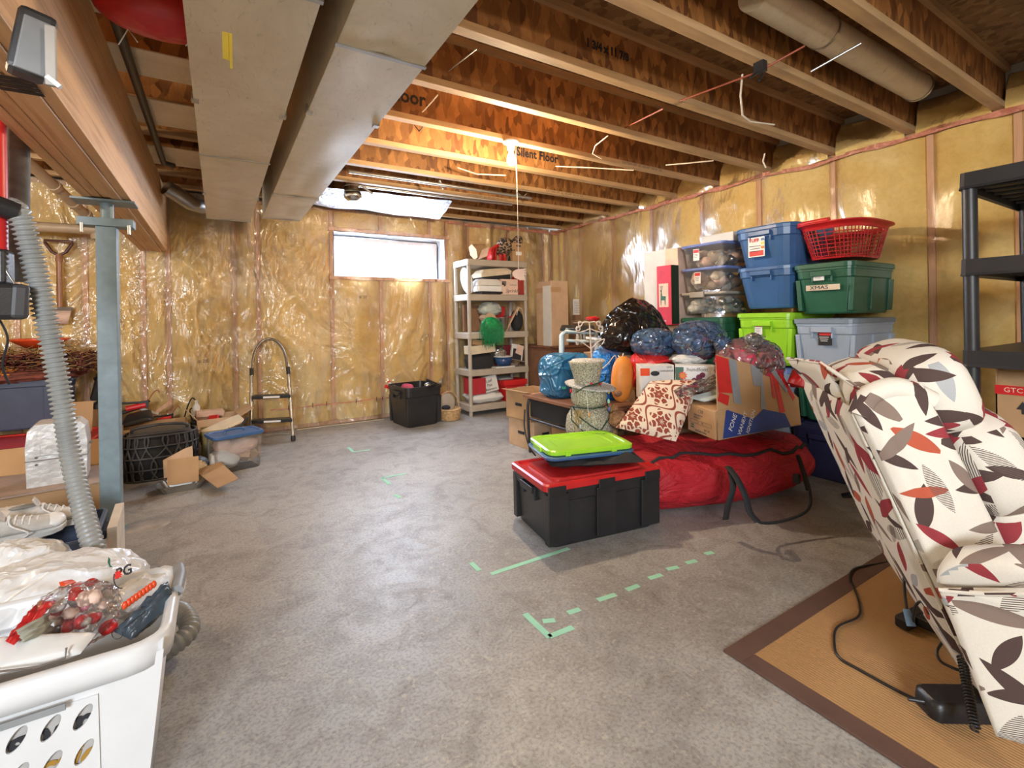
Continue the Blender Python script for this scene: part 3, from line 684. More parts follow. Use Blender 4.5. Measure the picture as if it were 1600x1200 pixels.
def leafmat(name, base):
    t = NT(name); tc = t.N('ShaderNodeTexCoord'); col = t.mix(1, base, base)
    nz = t.noise(tc.outputs['UV'], 260, 2)
    for k, (scl, off, Ln, Wd) in enumerate(((6.6, (0, 0, 0), .070, .021), (7.6, (3.31, 1.73, 0), .058, .015), (5.9, (7.7, 5.1, 0), .074, .019))):
        mp = t.N('ShaderNodeMapping'); t.L(tc.outputs['UV'], mp.inputs[0]); mp.inputs['Location'].default_value = off
        v = t.N('ShaderNodeTexVoronoi', voronoi_dimensions='2D'); t.L(mp.outputs[0], v.inputs['Vector']); v.inputs['Scale'].default_value = scl; v.inputs['Randomness'].default_value = .55
        sb = t.N('ShaderNodeVectorMath', operation='SUBTRACT'); t.L(mp.outputs[0], sb.inputs[0]); t.L(v.outputs['Position'], sb.inputs[1])
        x = t.N('ShaderNodeSeparateXYZ'); t.L(sb.outputs[0], x.inputs[0]); cs = t.N('ShaderNodeSeparateColor'); t.L(v.outputs['Color'], cs.inputs[0])
        an = t.math('MULTIPLY', cs.outputs[0], 6.28); ca = t.math('COSINE', an); sa = t.math('SINE', an)
        lx = t.math('ADD', t.math('MULTIPLY', x.outputs[0], ca), t.math('MULTIPLY', x.outputs[1], sa))
        ly = t.math('SUBTRACT', t.math('MULTIPLY', x.outputs[1], ca), t.math('MULTIPLY', x.outputs[0], sa))
        q = t.math('DIVIDE', lx, Ln); prof = t.math('MULTIPLY', t.math('SUBTRACT', 1.0, t.math('MULTIPLY', q, q)), Wd)
        m1 = t.math('LESS_THAN', t.math('ABSOLUTE', ly), prof)
        hat = t.math('GREATER_THAN', t.math('SINE', t.math('MULTIPLY', x.outputs[0], 1400)), .1)
        ishat = t.math('GREATER_THAN', cs.outputs[1], .80)
        m2 = t.math('MULTIPLY', m1, t.math('MAXIMUM', t.math('SUBTRACT', 1.0, ishat), hat))
        r = t.N('ShaderNodeValToRGB'); r.color_ramp.interpolation = 'CONSTANT'; el = r.color_ramp.elements
        pal = [(0, (.085, .055, .050)), (.26, (.235, .175, .145)), (.46, (.30, .045, .055)), (.58, (.40, .42, .44)), (.70, (.46, .10, .055)), (.80, (.12, .09, .08))]
        while len(el) < len(pal): el.new(.5)
        for e, (p, c) in zip(el, pal): e.position = p; e.color = (*c, 1)
        t.L(cs.outputs[1], r.inputs[0]); col = t.mix(m2, col, r.outputs[0])
    col = t.mix(.25, col, t.ramp(nz, [(.3, (.75, .75, .75)), (.7, (1, 1, 1))]), 'MULTIPLY')
    return t.fin(col, .85, 0, t.bump(nz, .25, .002), .2)
def damask():
    t = NT('damask_cushion_cloth'); tc = t.N('ShaderNodeTexCoord'); x = t.N('ShaderNodeSeparateXYZ'); mp = t.N('ShaderNodeMapping'); t.L(tc.outputs['UV'], mp.inputs[0]); t.L(mp.outputs[0], x.inputs[0])
    mp.inputs['Rotation'].default_value = (0, 0, .5); S = .17
    def tri(a, s): return t.math('ABSOLUTE', t.math('SUBTRACT', t.math('FRACT', t.math('DIVIDE', a, s)), .5))
    P_ = S*1.5
    def cell(ox, oy):
        a = t.math('SUBTRACT', t.math('FRACT', t.math('ADD', t.math('DIVIDE', x.outputs[0], P_), ox)), .5); b = t.math('SUBTRACT', t.math('FRACT', t.math('ADD', t.math('DIVIDE', x.outputs[1], P_), oy)), .5)
        return a, b
    nzx = t.noise(tc.outputs['UV'], 26, 2)
    def motif(ox, oy):
        a, b = cell(ox, oy); aa = t.math('ABSOLUTE', a)
        r = t.math('SQRT', t.math('ADD', t.math('MULTIPLY', a, a), t.math('MULTIPLY', b, b))); th = t.math('ARCTAN2', aa, b)
        pet = t.math('ABSOLUTE', t.math('COSINE', t.math('MULTIPLY', th, 3.5)))
        out = t.math('LESS_THAN', r, t.math('ADD', .13, t.math('MULTIPLY', pet, .19)))
        rr_ = t.math('ADD', r, t.math('MULTIPLY', nzx, .10)); lines = t.math('GREATER_THAN', t.math('SINE', t.math('MULTIPLY', t.math('ADD', rr_, t.math('MULTIPLY', pet, .06)), 48)), -.62)
        return t.math('MULTIPLY', out, lines), a, b
    m1, a1, b1 = motif(0, 0); m2, a2, b2 = motif(.5, .5)
    og = t.math('SUBTRACT', t.math('ABSOLUTE', a1), t.math('ADD', .25, t.math('MULTIPLY', t.math('COSINE', t.math('MULTIPLY', b1, 6.2832)), .20)))
    lat = t.math('LESS_THAN', t.math('ABSOLUTE', og), .028)
    mk = t.math('MAXIMUM', lat, t.math('MAXIMUM', m1, m2))
    col = t.mix(mk, (.72, .60, .48), (.27, .065, .045))
    return t.fin(col, .8, 0, t.bump(mk, .3, .003), .2)
m_leaf = leafmat('leaf_print_upholstery', (.72, .68, .60))
m_damask = damask()

# ================================================================ LEFT SIDE
# laundry basket, foreground
lb = thing('laundry_basket', 'white plastic laundry basket with oval holes, full of bags, at the lower left', 'basket', (-.42, 1.60, 0))
W_, D_, H_ = .60, .40, .40
m_bsk = M('basket_white', (.68, .69, .70), .35, var=.03)
def side_with_holes():
    """front face with real oval holes"""
    g = G(); y0 = -D_/2*.86; y1 = -D_/2
    nx, nz = 8, 3; x0, x1, z0, z1 = -W_/2*.80, W_/2*.60, .08, .325
    cw, ch = (x1-x0)/nx, (z1-z0)/nz
    P = lambda x, z: (x, y0+(y1-y0)*(z/H_), z)
    for i in range(nx):
        for j in range(nz):
            cx, cz = x0+cw*(i+.5), z0+ch*(j+.5); n = 16; ov = []; sq = []
            for k in range(n):
                a = k*2*PI/n; dx, dz = .013*math.cos(a), .026*math.sin(a); ov.append(P(cx+dx+dz*.45, cz+dz))
                s = 1/max(abs(math.cos(a)), abs(math.sin(a))); sq.append(P(cx+cw/2*math.cos(a)*s, cz+ch/2*math.sin(a)*s))
            g.add(ov+sq, [(k, (k+1) % n, n+(k+1) % n, n+k) for k in range(n)][::1])
    A = [(-W_/2*.86, 0), (W_/2*.86, 0), (W_/2, H_), (-W_/2, H_)]
    g.add([P(-W_/2*.86, 0), P(W_/2*.86, 0), P(x1, z0), P(x0, z0)], [(0, 1, 2, 3)])
    g.add([P(-W_/2, H_-.02), P(W_/2, H_-.02), P(x1, z1), P(x0, z1)], [(3, 2, 1, 0)])
    g.add([P(W_/2*.86, 0), P(W_/2, H_-.02), P(x1, z1), P(x1, z0)], [(0, 1, 2, 3)])
    g.add([P(-W_/2*.86, 0), P(-W_/2, H_-.02), P(x0, z1), P(x0, z0)], [(3, 2, 1, 0)])
    return g
fr = obj('front_panel', side_with_holes(), m_bsk, lb)
sd = fr.modifiers.new('thick', 'SOLIDIFY'); sd.thickness = .004
# walls as a lofted shell open at the front (three sides) plus rim
def half(s, z):
    w, d = W_*s/2, D_*s/2
    return [(w, -d, z), (w+.0, -d*.6, z), (w+.004, 0, z), (w, d*.7, z), (w*.9, d, z), (0, d+.006, z), (-w*.9, d, z), (-w, d*.7, z), (-w-.004, 0, z), (-w, -d, z)]
bw = obj('basket_wall', G().loft([half(.86, .0), half(.93, .2), half(1.0, H_)], (False, False), close=False), m_bsk, lb)
s2 = bw.modifiers.new('thick', 'SOLIDIFY'); s2.thickness = .004
obj('bottom', G().box(-W_*.43, -D_*.43, 0, W_*.43, D_*.43, .006), m_bsk, lb)
obj('rim', G().loft([rr(W_*.99, D_*.99, .07, H_-.05), rr(W_+.028, D_+.028, .08, H_-.05), rr(W_+.034, D_+.034, .08, H_-.02), rr(W_+.03, D_+.03, .08, H_+.008), rr(W_, D_, .07, H_+.014), rr(W_*.965, D_*.955, .06, H_+.006), rr(W_*.96, D_*.95, .06, H_-.05)], (False, False)), m_bsk, lb)
obj('grip_slot', G().loft([rr(.42, .004, .002, 0, cy=0), rr(.42, .004, .002, .014, cy=0)]), m_grey, lb, loc=(-.08, -D_/2-.0155, H_-.075))
obj('rim_handle', G().tube([(W_/2+.012, .02, H_+.010), (W_/2+.016, .10, H_+.016), (W_/2+.008, .17, H_+.010)], .016, 10), m_grey, lb, label='grey grip on the basket rim')
lbl = obj('paper_label', G().box(-.19, -D_/2*.93+.016, .10, .21, -D_/2*.93+.018, .34), M('label_grey', (.42, .41, .40), .5), lb, rot=(.05, 0, 0))
m_gold = M('gold_print', (.36, .20, .03), .5)
text('Designer', .075, (.03, -D_/2*.93+.014, .278), (PI/2, 0, 0), m_ink, lbl, bold=.002)
text('Collection', .075, (.06, -D_/2*.93+.014, .20), (PI/2, 0, 0), m_gold, lbl, shear=.35, bold=.002)
# contents of the basket: independent things
m_bag = shiny_film('white_carrier_film', (.74, .75, .76), .3, .35, 9)
def drape(name, label, cat, c, r, seed, mat, amp=.14, fr=2.2, zmin=None, rot=None, nu=72, nv=44, e=.9):
    return tag(obj(name, G().blob(c, r, seed, amp, fr, nu, nv, zmin, rot, e), mat), label, cat)
wb1 = drape('plastic_bag', 'large crinkled white carrier bag with a red maple leaf logo in the laundry basket', 'bag', (-0.442,1.939,0.311), (.235, .17, .135), 3, m_bag, .16, 1.8)
wb2 = drape('plastic_bag', 'white crumpled bag tip poking up beside the sneakers', 'bag', (-0.556,2.104,0.356), (.13, .10, .11), 9, m_bag, .2, 1.5)
for q, (tx, sz, mt, px) in enumerate((('PG', .034, m_ink, (-0.212,1.557,0.522)),)):
    text(tx, sz, tuple(px), (PI/2-.35, -.35, -.5), mt, wb1, bold=.0008)
RB = R3(-.35, -.35, -.5)
def leafshape(s):
    o = []
    for k in range(22):
        a = k*2*PI/22+PI/2; rad = s*(1 if k % 2 == 0 else .55)*(1.0 if k not in (10, 12) else .6); o.append((rad*math.cos(a), rad*math.sin(a)))
    return o
lc = V((-0.224,1.553,0.518))
obj('maple_leaf', G().slab([lc+RB @ V((x, 0, z)) for x, z in leafshape(.013)], .0008), m_redbright, wb1, label='red maple leaf print')
obj('logo_swoosh', G().tube([lc+RB @ V((.022*math.cos(a)+.012, -.001, .028*math.sin(a)-.006)) for a in [PI*.85+k*.24 for k in range(9)]], .0013, 5), m_ink, wb1)
lc2 = V((-0.250,1.610,0.535))
obj('green_mark', G().slab([lc2+RB @ V(q) for q in ((0, 0, .012), (.004, 0, .006), (.003, 0, -.008), (.008, 0, -.016), (.001, 0, -.014), (-.003, 0, 0))], .0008), m_green, wb1)
# black and red work gloves / brush
gl = thing('snow_brush', 'black brush with a bright red ribbed edge in the laundry basket', 'brush', (0, 0, 0))
a, b = V((-0.233,1.553,0.378)), V((-0.129,1.641,0.434))
m_glove = M('dark_film', (.05, .07, .09), .3, b=.6, bs=40)
obj('black_head', G().pad(a, V((-0.195,1.517,0.364)), V((-0.112,1.595,0.403)), b, .05, 12, .4, seed=3, wr=.03), m_glove, gl)
ra, rb = V((-0.209,1.538,0.445)), V((-0.155,1.587,0.458)); 
for k in range(9): obj('red_rib', G().ell(ra.lerp(rb, k/8), (.0065, .008, .010), 8, 6), m_orangered, gl)
gs = thing('eyeglasses', 'thin wire rimmed round eyeglasses on the laundry basket rim', 'glasses')
c = V((-0.214,1.465,0.416))
obj('lens_rim', G().tube([c+Rt*.013*math.cos(a)+V((0, 0, .013*math.sin(a))) for a in [k*2*PI/20 for k in range(21)]], .0009, 5), m_black, gs)
obj('temple', G().tube([c+V((.012, 0, .008)), c+V((.05, .03, .02))], .0009, 5), m_black, gs)
# gift bag of christmas things
m_clear = film('clear_gift_film', (.98, .95, .96), .03, .10, .8, 15, .9)
gb = thing('gift_bag', 'clear plastic bag with pink and red christmas trinkets in the laundry basket', 'bag')
gc = V((-0.310,1.576,0.433))
random.seed(11)
for k in range(26):
    p = gc+Rt*random.uniform(-.062, .062)+V((0, .0, random.uniform(-.045, .05)))+Fd*random.uniform(-.01, .03)
    obj('trinket', G().blob(p, (random.uniform(.008, .018),)*2+(random.uniform(.008, .017),), k, .4, 3, 12, 8), random.choice((m_red, m_redbright, m_ppink, m_white, M('pink_foil', (.75, .25, .35), .3) if k == 0 else m_ppink, m_greyink, m_tan)), gb)
obj('wrapper', G().blob(gc+V((0, 0, .0)), (.082, .05, .068), 5, .3, 2.4, 40, 26), m_clear, gb)
tag(obj('red_ribbon', G().pad((-0.404,1.470,0.465), (-0.388,1.460,0.456), (-0.341,1.560,0.486), (-0.381,1.608,0.478), .012, 12, .4, seed=2, wr=.02), m_red), 'red folded ribbon band across the white bags', 'ribbon')
tag(obj('red_ribbon', G().pad((-0.352,1.638,0.500), (-0.344,1.621,0.486), (-0.321,1.654,0.483), (-0.335,1.674,0.484), .010, 10, .4), m_orangered), 'orange red ribbon tuft on top of the gift bag', 'ribbon')
tag(obj('red_ball', G().ell((-0.289,1.634,0.482), (.013, .013, .010)), m_redbright), 'small red ball ornament with a green cap on the white bag', 'ornament')
tag(obj('grey_tray', G().pad((-0.380,1.443,0.495), (-0.363,1.433,0.469), (-0.346,1.552,0.423), (-0.362,1.573,0.459), .02, 10, .3, seed=5, wr=.02), M('grey_green_pouch', (.40, .44, .38), .5)), 'grey green pouch under the red ribbon', 'pouch')
t = thing('white_tray', 'shallow white tray standing inside the front of the laundry basket', 'tray')
obj('tray_shell', G().pad((-0.440,1.433,0.419), (-0.278,1.451,0.400), (-0.258,1.497,0.414), (-0.453,1.512,0.462), .035, 16, .25), m_white, t)
obj('tray_band', G().tube([(-0.433,1.411,0.441), (-0.340,1.419,0.415), (-0.300,1.435,0.409), (-0.299,1.440,0.429)], .0022, 5), m_greyink, t)
drape('plastic_bag', 'thin white tissue like bag lying at the right end of the laundry basket', 'bag', (-0.187,1.782,0.354), (.085, .09, .05), 14, m_bag, .2, 2)
# long corrugated vacuum hose
hs = bez([(-0.624,2.333,1.568), (-0.579,2.294,1.536), (-0.553,2.313,1.396), (-0.520,2.316,1.171), (-0.490,2.322,0.940), (-0.462,2.304,0.709), (-0.420,2.231,0.538), (-0.359,2.099,0.374), (-0.325,2.079,0.180), (-0.248,2.055,0.004), (-0.159,1.976,0.059), (-0.099,2.010,0.084), (-0.125,2.120,0.096), (-0.176,2.222,0.068)], 26)
g = G(); pts = []; rad = []
acc = 0
L = [0]
for i in range(1, len(hs)): L.append(L[-1]+(hs[i]-hs[i-1]).length)
tot = L[-1]; n = int(tot/.0042); j = 0
for k in range(n+1):
    s_ = tot*k/n
    while j < len(L)-2 and L[j+1] < s_: j += 1
    f_ = (s_-L[j])/max(1e-6, L[j+1]-L[j]); q = hs[j].lerp(hs[j+1], f_); q.z = max(q.z, .045); pts.append(q)
    amp = .0052 if s_ < tot*.36 else .0022
    rad.append(.030+amp*(1 if k % 4 in (0, 1) else -1))
m_hose = M('grey_hose_vinyl', (.27, .28, .275), .4)
tag(obj('vacuum_hose', g.tube(pts, rad, 14), m_hose), 'grey corrugated vacuum hose hanging at the left and coiling behind the laundry basket', 'hose')
# vacuum wall unit at the left edge
vu = thing('wall_vacuum', 'glossy red and black machine at the left edge with the hose attached', 'vacuum')
obj('red_shell', G().loft([rr(.14, .14, .03, z) for z in (0, .56)], sm=True), m_redbright, vu, loc=((-0.688,2.326,1.412)), rz=.3)
obj('black_base', G().bc((-0.656,2.306,1.351), (.10, .10, .12)), m_black, vu, bev=.01)
obj('hose_collar', G().tube([(-0.644,2.252,1.562), (-0.586,2.287,1.541)], .034, 14), m_black, vu)
obj('grey_tube', G().cyl((-0.659,2.578,1.323), (-0.650,2.573,1.955), .036, .036, 18).cyl((-0.651,2.573,1.927), (-0.650,2.572,1.977), .039, .039, 18), M('felt_grey_pipe', (.10, .105, .11), .7, var=.3, ns=30), vu)
obj('black_housing', G().bc((-0.621,2.284,1.233), (.12, .13, .12), R3(0, 0, .3)), m_black, vu, bev=.015)
obj('housing_cap', G().bc((-0.581,2.284,1.233), (.045, .12, .115), R3(0, .06, .3)), m_dgrey, vu, bev=.012)
obj('arm', G().tube([(-0.627,2.265,1.386), (-0.599,2.271,1.319), (-0.579,2.259,1.284)], .004), m_alu, vu)
cb = bez([(-0.660,2.402,1.173), (-0.645,2.417,1.104), (-0.674,2.470,1.010), (-0.673,2.528,0.933)], 6)
obj('power_cable', G().tube(cb, .004), m_ink, vu)

# bench of boxes, sneakers
ct = tote('open slate blue crate under the pair of old sneakers', (-.76, 2.78, 0), .06, .62, .40, .27, m_slateblue, None, open_=True, ribs=2, r=.02, taper=.94, name='crate', cat='crate')
cb_ = carton('white and teal printed carton beside the blue crate by the post', (-.415, 2.86, 0), .06, .035, .34, .27, M('printed_carton', (.62, .55, .46), .6), name='cardboard_box')
obj('teal_block', G().box(-.005, -.171, .02, .0175, -.1695, .10), M('teal_print', (.04, .26, .27), .6), cb_); obj('salmon_block', G().box(-.0175, -.171, .11, -.005, -.1695, .22), m_ppink, cb_)
m_canvas = M('old_canvas', (.56, .53, .49), .85, var=.15, ns=20, b=.4, bs=150)
def sneaker(label, c, rz, tilt, mat):
    t = thing('sneaker', label, 'shoe', c, rz, 'old canvas sneakers on the blue crate', rot=(tilt, 0, rz))
    L = .29
    sec = [(-.135, .026, .055, .0), (-.12, .036, .085, 0), (-.07, .038, .09, 0), (-.03, .038, .083, 0), (.01, .040, .066, 0), (.06, .044, .050, 0), (.10, .043, .040, 0), (.13, .032, .030, 0), (.146, .012, .018, 0)]
    rings = []
    for x, w, h, _ in sec: rings.append([V((x, w*math.cos(a)*(1 if math.sin(a) < .3 else .8), .018+max(0, h*(math.sin(a)*.5+.5)))) for a in [k*2*PI/16 for k in range(16)]])
    obj('upper', G().loft(rings), mat, t)
    obj('toe_cap', G().ell((.108, 0, .036), (.040, .040, .024), 16, 8), m_white, t)
    obj('sole', G().loft([[V((x*1.02, w*s*1.06, z)) for x, w, _, _ in sec for s in (1,)]+[V((x*1.02, -w*1.06, z)) for x, w, _, _ in sec[::-1]] for z, s in ((0, 1), (.022, 1))], sm=False), m_paper, t)
    obj('opening', G().ell((-.085, 0, .105), (.045, .024, .008), 14, 6), M('shoe_lining', (.22, .22, .21), .9), t)
    obj('tongue', G().pad((-.035, -.022, .10), (-.035, .022, .10), (-.055, .026, .135), (-.055, -.026, .135), .012), mat, t)
    for k in range(5):
        x = -.03+.021*k; z = .1-.0085*k
        obj('lace', G().tube([(x, -.026, z-.010), (x+.006, 0, z+.006), (x+.012, .026, z-.012)], .0032, 5), m_white, t)
    obj('loose_lace', G().tube(bez([(-.02, .0, .105), (-.02, -.04, .09), (.03, -.06, .05), (.0, -.05, .02), (-.05, -.06, .03)], 6), .003, 5), m_white, t)
    return t
sneaker('old grey canvas sneaker with white toe cap pointing at the post', (-.63, 2.83, .278), .12, 0, m_canvas)
sneaker('second worn sneaker lying on its side in front of the other', (-.71, 2.72, .30), .3, .45, m_canvas)
tag(obj('cloth_bundle', G().blob((-0.804,2.961,0.293), (.16, .10, .05), 4, .3, 3), m_canvas), 'crumpled grey cloth shoe behind the white bag at the left edge', 'shoe')
obj('cloth_bundle', G().blob((-0.701,2.803,0.240), (.05, .04, .04), 8, .4, 4), m_canvas, None); tag(bpy.context.scene.collection.objects[-1], 'frayed grey laces hanging in a bundle over the crate', 'laces')
# carton with board and silver case
carton('wide open brown carton carrying the board and the silver case', (-.90, 3.88, 0), .03, .62, .46, .235, m_card, flaps=[('y+', 1.1, .17)], name='cardboard_box')
tag(obj('flat_board', G().slab([(-1.45, 3.50, .240), (-.57, 3.61, .240), (-.60, 4.02, .240), (-1.45, 4.10, .240)], .008), M('grey_fibreboard', (.34, .26, .22), .8, var=.15)), 'flat grey brown board laid over the open carton', 'board')
sc_ = thing('silver_case', 'battered silver metal case with rounded shoulders standing on the board', 'case', (-.80, 3.78, .249), .10)
m_case = M('dented_aluminium_paint', (.62, .62, .62), .38, .35, var=.12, ns=7, b=.4, bs=14, bd=.02)
prof = [(-.125, 0), (.125, 0), (.13, .22), (.12, .31), (.09, .345), (-.09, .345), (-.12, .31), (-.13, .22)]
obj('case_body', G().loft([[V((x, -.10, z)) for x, z in prof], [V((x*1.02, -.085, z*1.01)) for x, z in prof], [V((x*1.02, .085, z*1.01)) for x, z in prof], [V((x, .10, z)) for x, z in prof]], sm=False), m_case, sc_, bev=.012, seg=3)
obj('seam', G().box(-.131, -.104, .145, .131, .104, .149), m_greyink, sc_)
obj('pressed_panel', G().box(-.07, -.107, .17, .08, -.098, .235), m_case, sc_, bev=.004)
for z in (.125, .165): obj('rivet', G().cyl((-.085, -.104, z), (-.085, -.108, z), .006, .006, 8), m_greyink, sc_)
obj('top_label', G().box(.03, -.05, .3475, .08, .01, .351), m_ink, sc_)
obj('latch', G().cyl((.132, -.02, .20), (.148, -.02, .20), .008, .008, 8), m_alu, sc_)
# red lidded tote, blue tote with dried flowers
tote('black tote with a bright red lid under the navy blue tote at the left', (-1.27, 4.72, 0), -.08, .98, .78, .335, m_black, m_red, ribs=4)
tote('open dull blue tote heaped with dried flowers', (-1.47, 5.25, .362), .0, .92, .46, .43, m_slateblue, None, open_=True, ribs=2, latch=m_slateblue)
df = thing('dried_flowers', 'heap of dried brown and rust coloured flowers and straw on the blue tote', 'flowers', (-1.40, 5.22, .80))
random.seed(5)
def sprays(n, mat_, r, xr, yr, zr, seed, nm, ln=(.08, .2)):
    g = G(); rnd = random.Random(seed)
    for k in range(n):
        p = V((rnd.uniform(*xr), rnd.uniform(*yr), rnd.uniform(*zr))); d = V((rnd.gauss(0, 1), rnd.gauss(0, .7), rnd.uniform(-.15, .45))).normalized()*rnd.uniform(*ln)
        g.cyl(p, p+d, r*rnd.uniform(.6, 1.2), r*.3, 3, (False, False))
    o = obj(nm, g, mat_, df); o['kind'] = 'stuff'; return o
sprays(800, m_straw, .0045, (-.45, .48), (-.22, .16), (-.02, .16), 1, 'straw_stems')
sprays(1200, m_rust, .009, (-.46, .50), (-.24, .18), (-.02, .14), 2, 'rust_leaves', (.03, .10))
sprays(260, M('deep_burgundy_leaf', (.07, .015, .02), .8), .008, (.0, .52), (-.24, .1), (-.03, .13), 3, 'dark_leaves', (.04, .09))
sprays(160, m_orange, .007, (-.4, .1), (-.27, -.16), (-.03, .03), 4, 'orange_leaves', (.02, .05))
obj('leaf_mat', G().blob((0, -.02, -.03), (.43, .22, .06), 2, .3, 4), m_rust, df)
tag(obj('shallow_bowl', G().lathe([(.06, -.03), (.09, -.025), (.17, .03), (.185, .045), (.18, .047), (.16, .03), (.08, -.015), (0, -.015)], 28, (-1.221,5.272,1.002)), m_orangered), 'orange red shallow enamel bowl on the dried flowers', 'bowl')
bk = V((-0.959,5.170,0.482))
carton('plain brown carton with a raised flap behind the post', (-.90, 4.60, .375), .25, .20, .08, .22, m_card, rot=(-.12, .06, .25))
tag(obj('power_tool', G().bc((-0.875,5.353,0.616), (.07, .09, .22), R3(.1, .2, .3)).ell((-0.873,5.352,0.423), (.06, .05, .08)).tube([(-0.897,5.367,0.688), (-0.840,5.273,0.714), (-0.817,5.200,0.655)], .02), m_black), 'black power tool standing behind the steel post', 'tool')
tag(obj('white_cloth', G().pad((-1.014,5.674,0.678), (-0.951,5.635,0.631), (-0.992,5.660,0.528), (-1.021,5.678,0.551), .04), m_paper), 'small pale cloth scrap beside the black tool', 'cloth')
_p = V((-0.876,5.354,0.506)); carton('brown carton behind the post holding up the black tool', (_p.x, _p.y, 0), 0, .16, .16, _p.z-.07, m_cardin)
# shovel on the wall
sv = thing('shovel', 'wooden handled shovel with a D grip hanging on the back wall', 'shovel', (-1.15, YB-.09, 1.14)); sv.scale = (1, 1, .78)
m_grip = M('dark_red_grip', (.10, .035, .03), .4); m_hand = wood('shovel_shaft', (.34, .16, .08), (.24, .10, .05), (20, 20, 1.5), .35, False)
obj('grip', G().tube([(-.0, 0, .78), (-.045, 0, .82), (-.085, 0, .915), (-.09, 0, .94), (.09, 0, .94), (.085, 0, .915), (.045, 0, .82), (0, 0, .78)], .014, 8), m_grip, sv)
obj('shaft', G().cyl((0, 0, .22), (0, 0, .80), .020, .020, 12).cyl((0, 0, .72), (0, 0, .80), .028, .020, 12), m_hand, sv)
obj('collar', G().box(-.08, -.012, .175, .08, .012, .215), m_greyink, sv)
obj('blade', G().loft([[V((x, -.012*math.cos(x*14), 0.175)) for x in (-.075, -.04, 0, .04, .075)], [V((x*.7, -.012, .03)) for x in (-.075, -.04, 0, .04, .075)]], (False, False), close=False), m_ppink, sv).modifiers.new('t', 'SOLIDIFY').thickness = .004

# group behind the post
hp = thing('wicker_hamper', 'black woven wicker hamper with a handle in front of the tools', 'basket', (-.385, 4.52, 0), .05)
n = 30; rings = []
hw, hd = .235, .16
obj('core', G().loft([rr(hw*1.80, hd*1.75, .12, .02, 6), rr(hw*1.94, hd*1.9, .13, .16, 6), rr(hw*1.9, hd*1.85, .13, .30, 6), rr(hw*1.5, hd*1.4, .1, .335, 6)]), M('hamper_core', (.012, .011, .01), .8), hp)
def ringp(a, z, o=0):
    s = .94+.06*math.sin(PI*z/.34); sp = lambda x: math.copysign(abs(x)**.7, x)
    return V((hw*s*sp(math.cos(a)), hd*s*sp(math.sin(a)), z))*1+V((math.cos(a)*o, math.sin(a)*o, 0))
for k in range(44):
    a = k*2*PI/44; pts = [ringp(a+.12*math.sin(z*16+(k % 2)*PI), z, .004) for z in [0.005+.032*q for q in range(11)]]
    obj('wicker_strand', G().tube(pts, .0085, 5), m_wickerblk, hp)
for z in (.01, .085, .17, .25, .325): obj('wicker_band', G().tube([ringp(k*2*PI/40, z, .005) for k in range(41)], .008, 6), m_wickerblk, hp)
obj('hamper_handle', G().tube(bez([(-.17, -.02, .34), (-.15, -.03, .375), (0, -.04, .39), (.15, -.03, .375), (.17, -.02, .34)], 6), .011, 8), m_wickerblk, hp)
obj('hamper_lid', G().pad((-.19, -.12, .335), (.19, -.12, .335), (.19, .12, .345), (-.19, .12, .345), .02), m_wickerblk, hp)
carton('brown carton with a low front behind the black wicker hamper', (-.46, 5.02, 0), .1, .44, .34, .31, m_card, flaps=[('y-', -1.3, .12)])
def ratchet(name, label, cat, base, mat2, s=1, rzz=0):
    t = thing(name, label, cat, base, rzz)
    obj('barrel', G().cyl((-.09*s, 0, 0), (.03*s, 0, .02*s), .022*s, .022*s, 12), mat2, t)
    obj('frame', G().tube([(-.13*s, 0, -.03*s), (-.02*s, 0, -.005), (.05*s, 0, .05*s)], .012*s).tube([(-.12*s, 0, .045*s), (-.02*s, 0, .04*s), (.04*s, 0, .03*s)], .009*s).bc((.02*s, 0, .025*s), (.05*s, .03*s, .05*s)), m_black, t)
    obj('hook_rod', G().tube(bez([(.04*s, 0, .04*s), (.07*s, 0, .10*s), (.10*s, 0, .125*s), (.115*s, 0, .10*s)], 5), .004*s), m_copper, t)
    return t
ratchet('caulking_gun', 'black caulking gun with a red barrel lying over the brown carton', 'tool', (-0.583,5.290,0.417), m_redbright, 1.15)
tag(obj('black_cushion', G().pad((-0.708,5.133,0.288), (-0.475,5.048,0.343), (-0.505,5.184,0.407), (-0.686,5.295,0.355), .06), m_black), 'black rounded seat shaped piece in the brown carton', 'seat')
tag(obj('wood_stake', G().bc((-0.455,5.329,0.379), (.03, .02, .22), R3(.2, .9, 0)), m_stud), 'short slanted piece of lumber in the brown carton', 'board')
tag(obj('level', G().bc((-0.537,5.321,0.378), (.16, .012, .02), R3(0, .45, 0)), m_paper), 'small white stick across the caulking gun', 'stick')
carton('pale carton full of cords and tools left of the clear tub', (-.02, 5.16, 0), .15, .34, .30, .30, m_cardpink, flaps=[('y-', -1.2, .08), ('x+', .5, .12), ('x-', .9, .1)])
ratchet('bar_clamp', 'black hand clamp with a red grip on the pale carton', 'tool', (-0.402,5.355,0.282), m_redbright, .85, .3)
g = G().tube(bez([(-0.282,5.458,0.267), (-0.239,5.431,0.411), (-0.207,5.412,0.446), (-0.178,5.393,0.374), (-0.235,5.428,0.338), (-0.220,5.420,0.242)], 6), .006)
tag(obj('black_cord', g, m_black), 'looped black cord sticking up from the pale carton', 'cord')
tag(obj('spray_bottle', G().lathe([(.03, 0), (.032, .02), (.032, .12), (.012, .15), (.012, .18), (0, .18)], 14, (-0.184,5.398,0.247)), m_paper), 'pale plastic bottle in the carton of cords', 'bottle')
tag(obj('foam_block', G().bc((-0.076,5.331,0.305), (.22, .12, .05), R3(0, .05, .1)), m_ppink), 'pale pink foam block lying on the carton of cords', 'block')
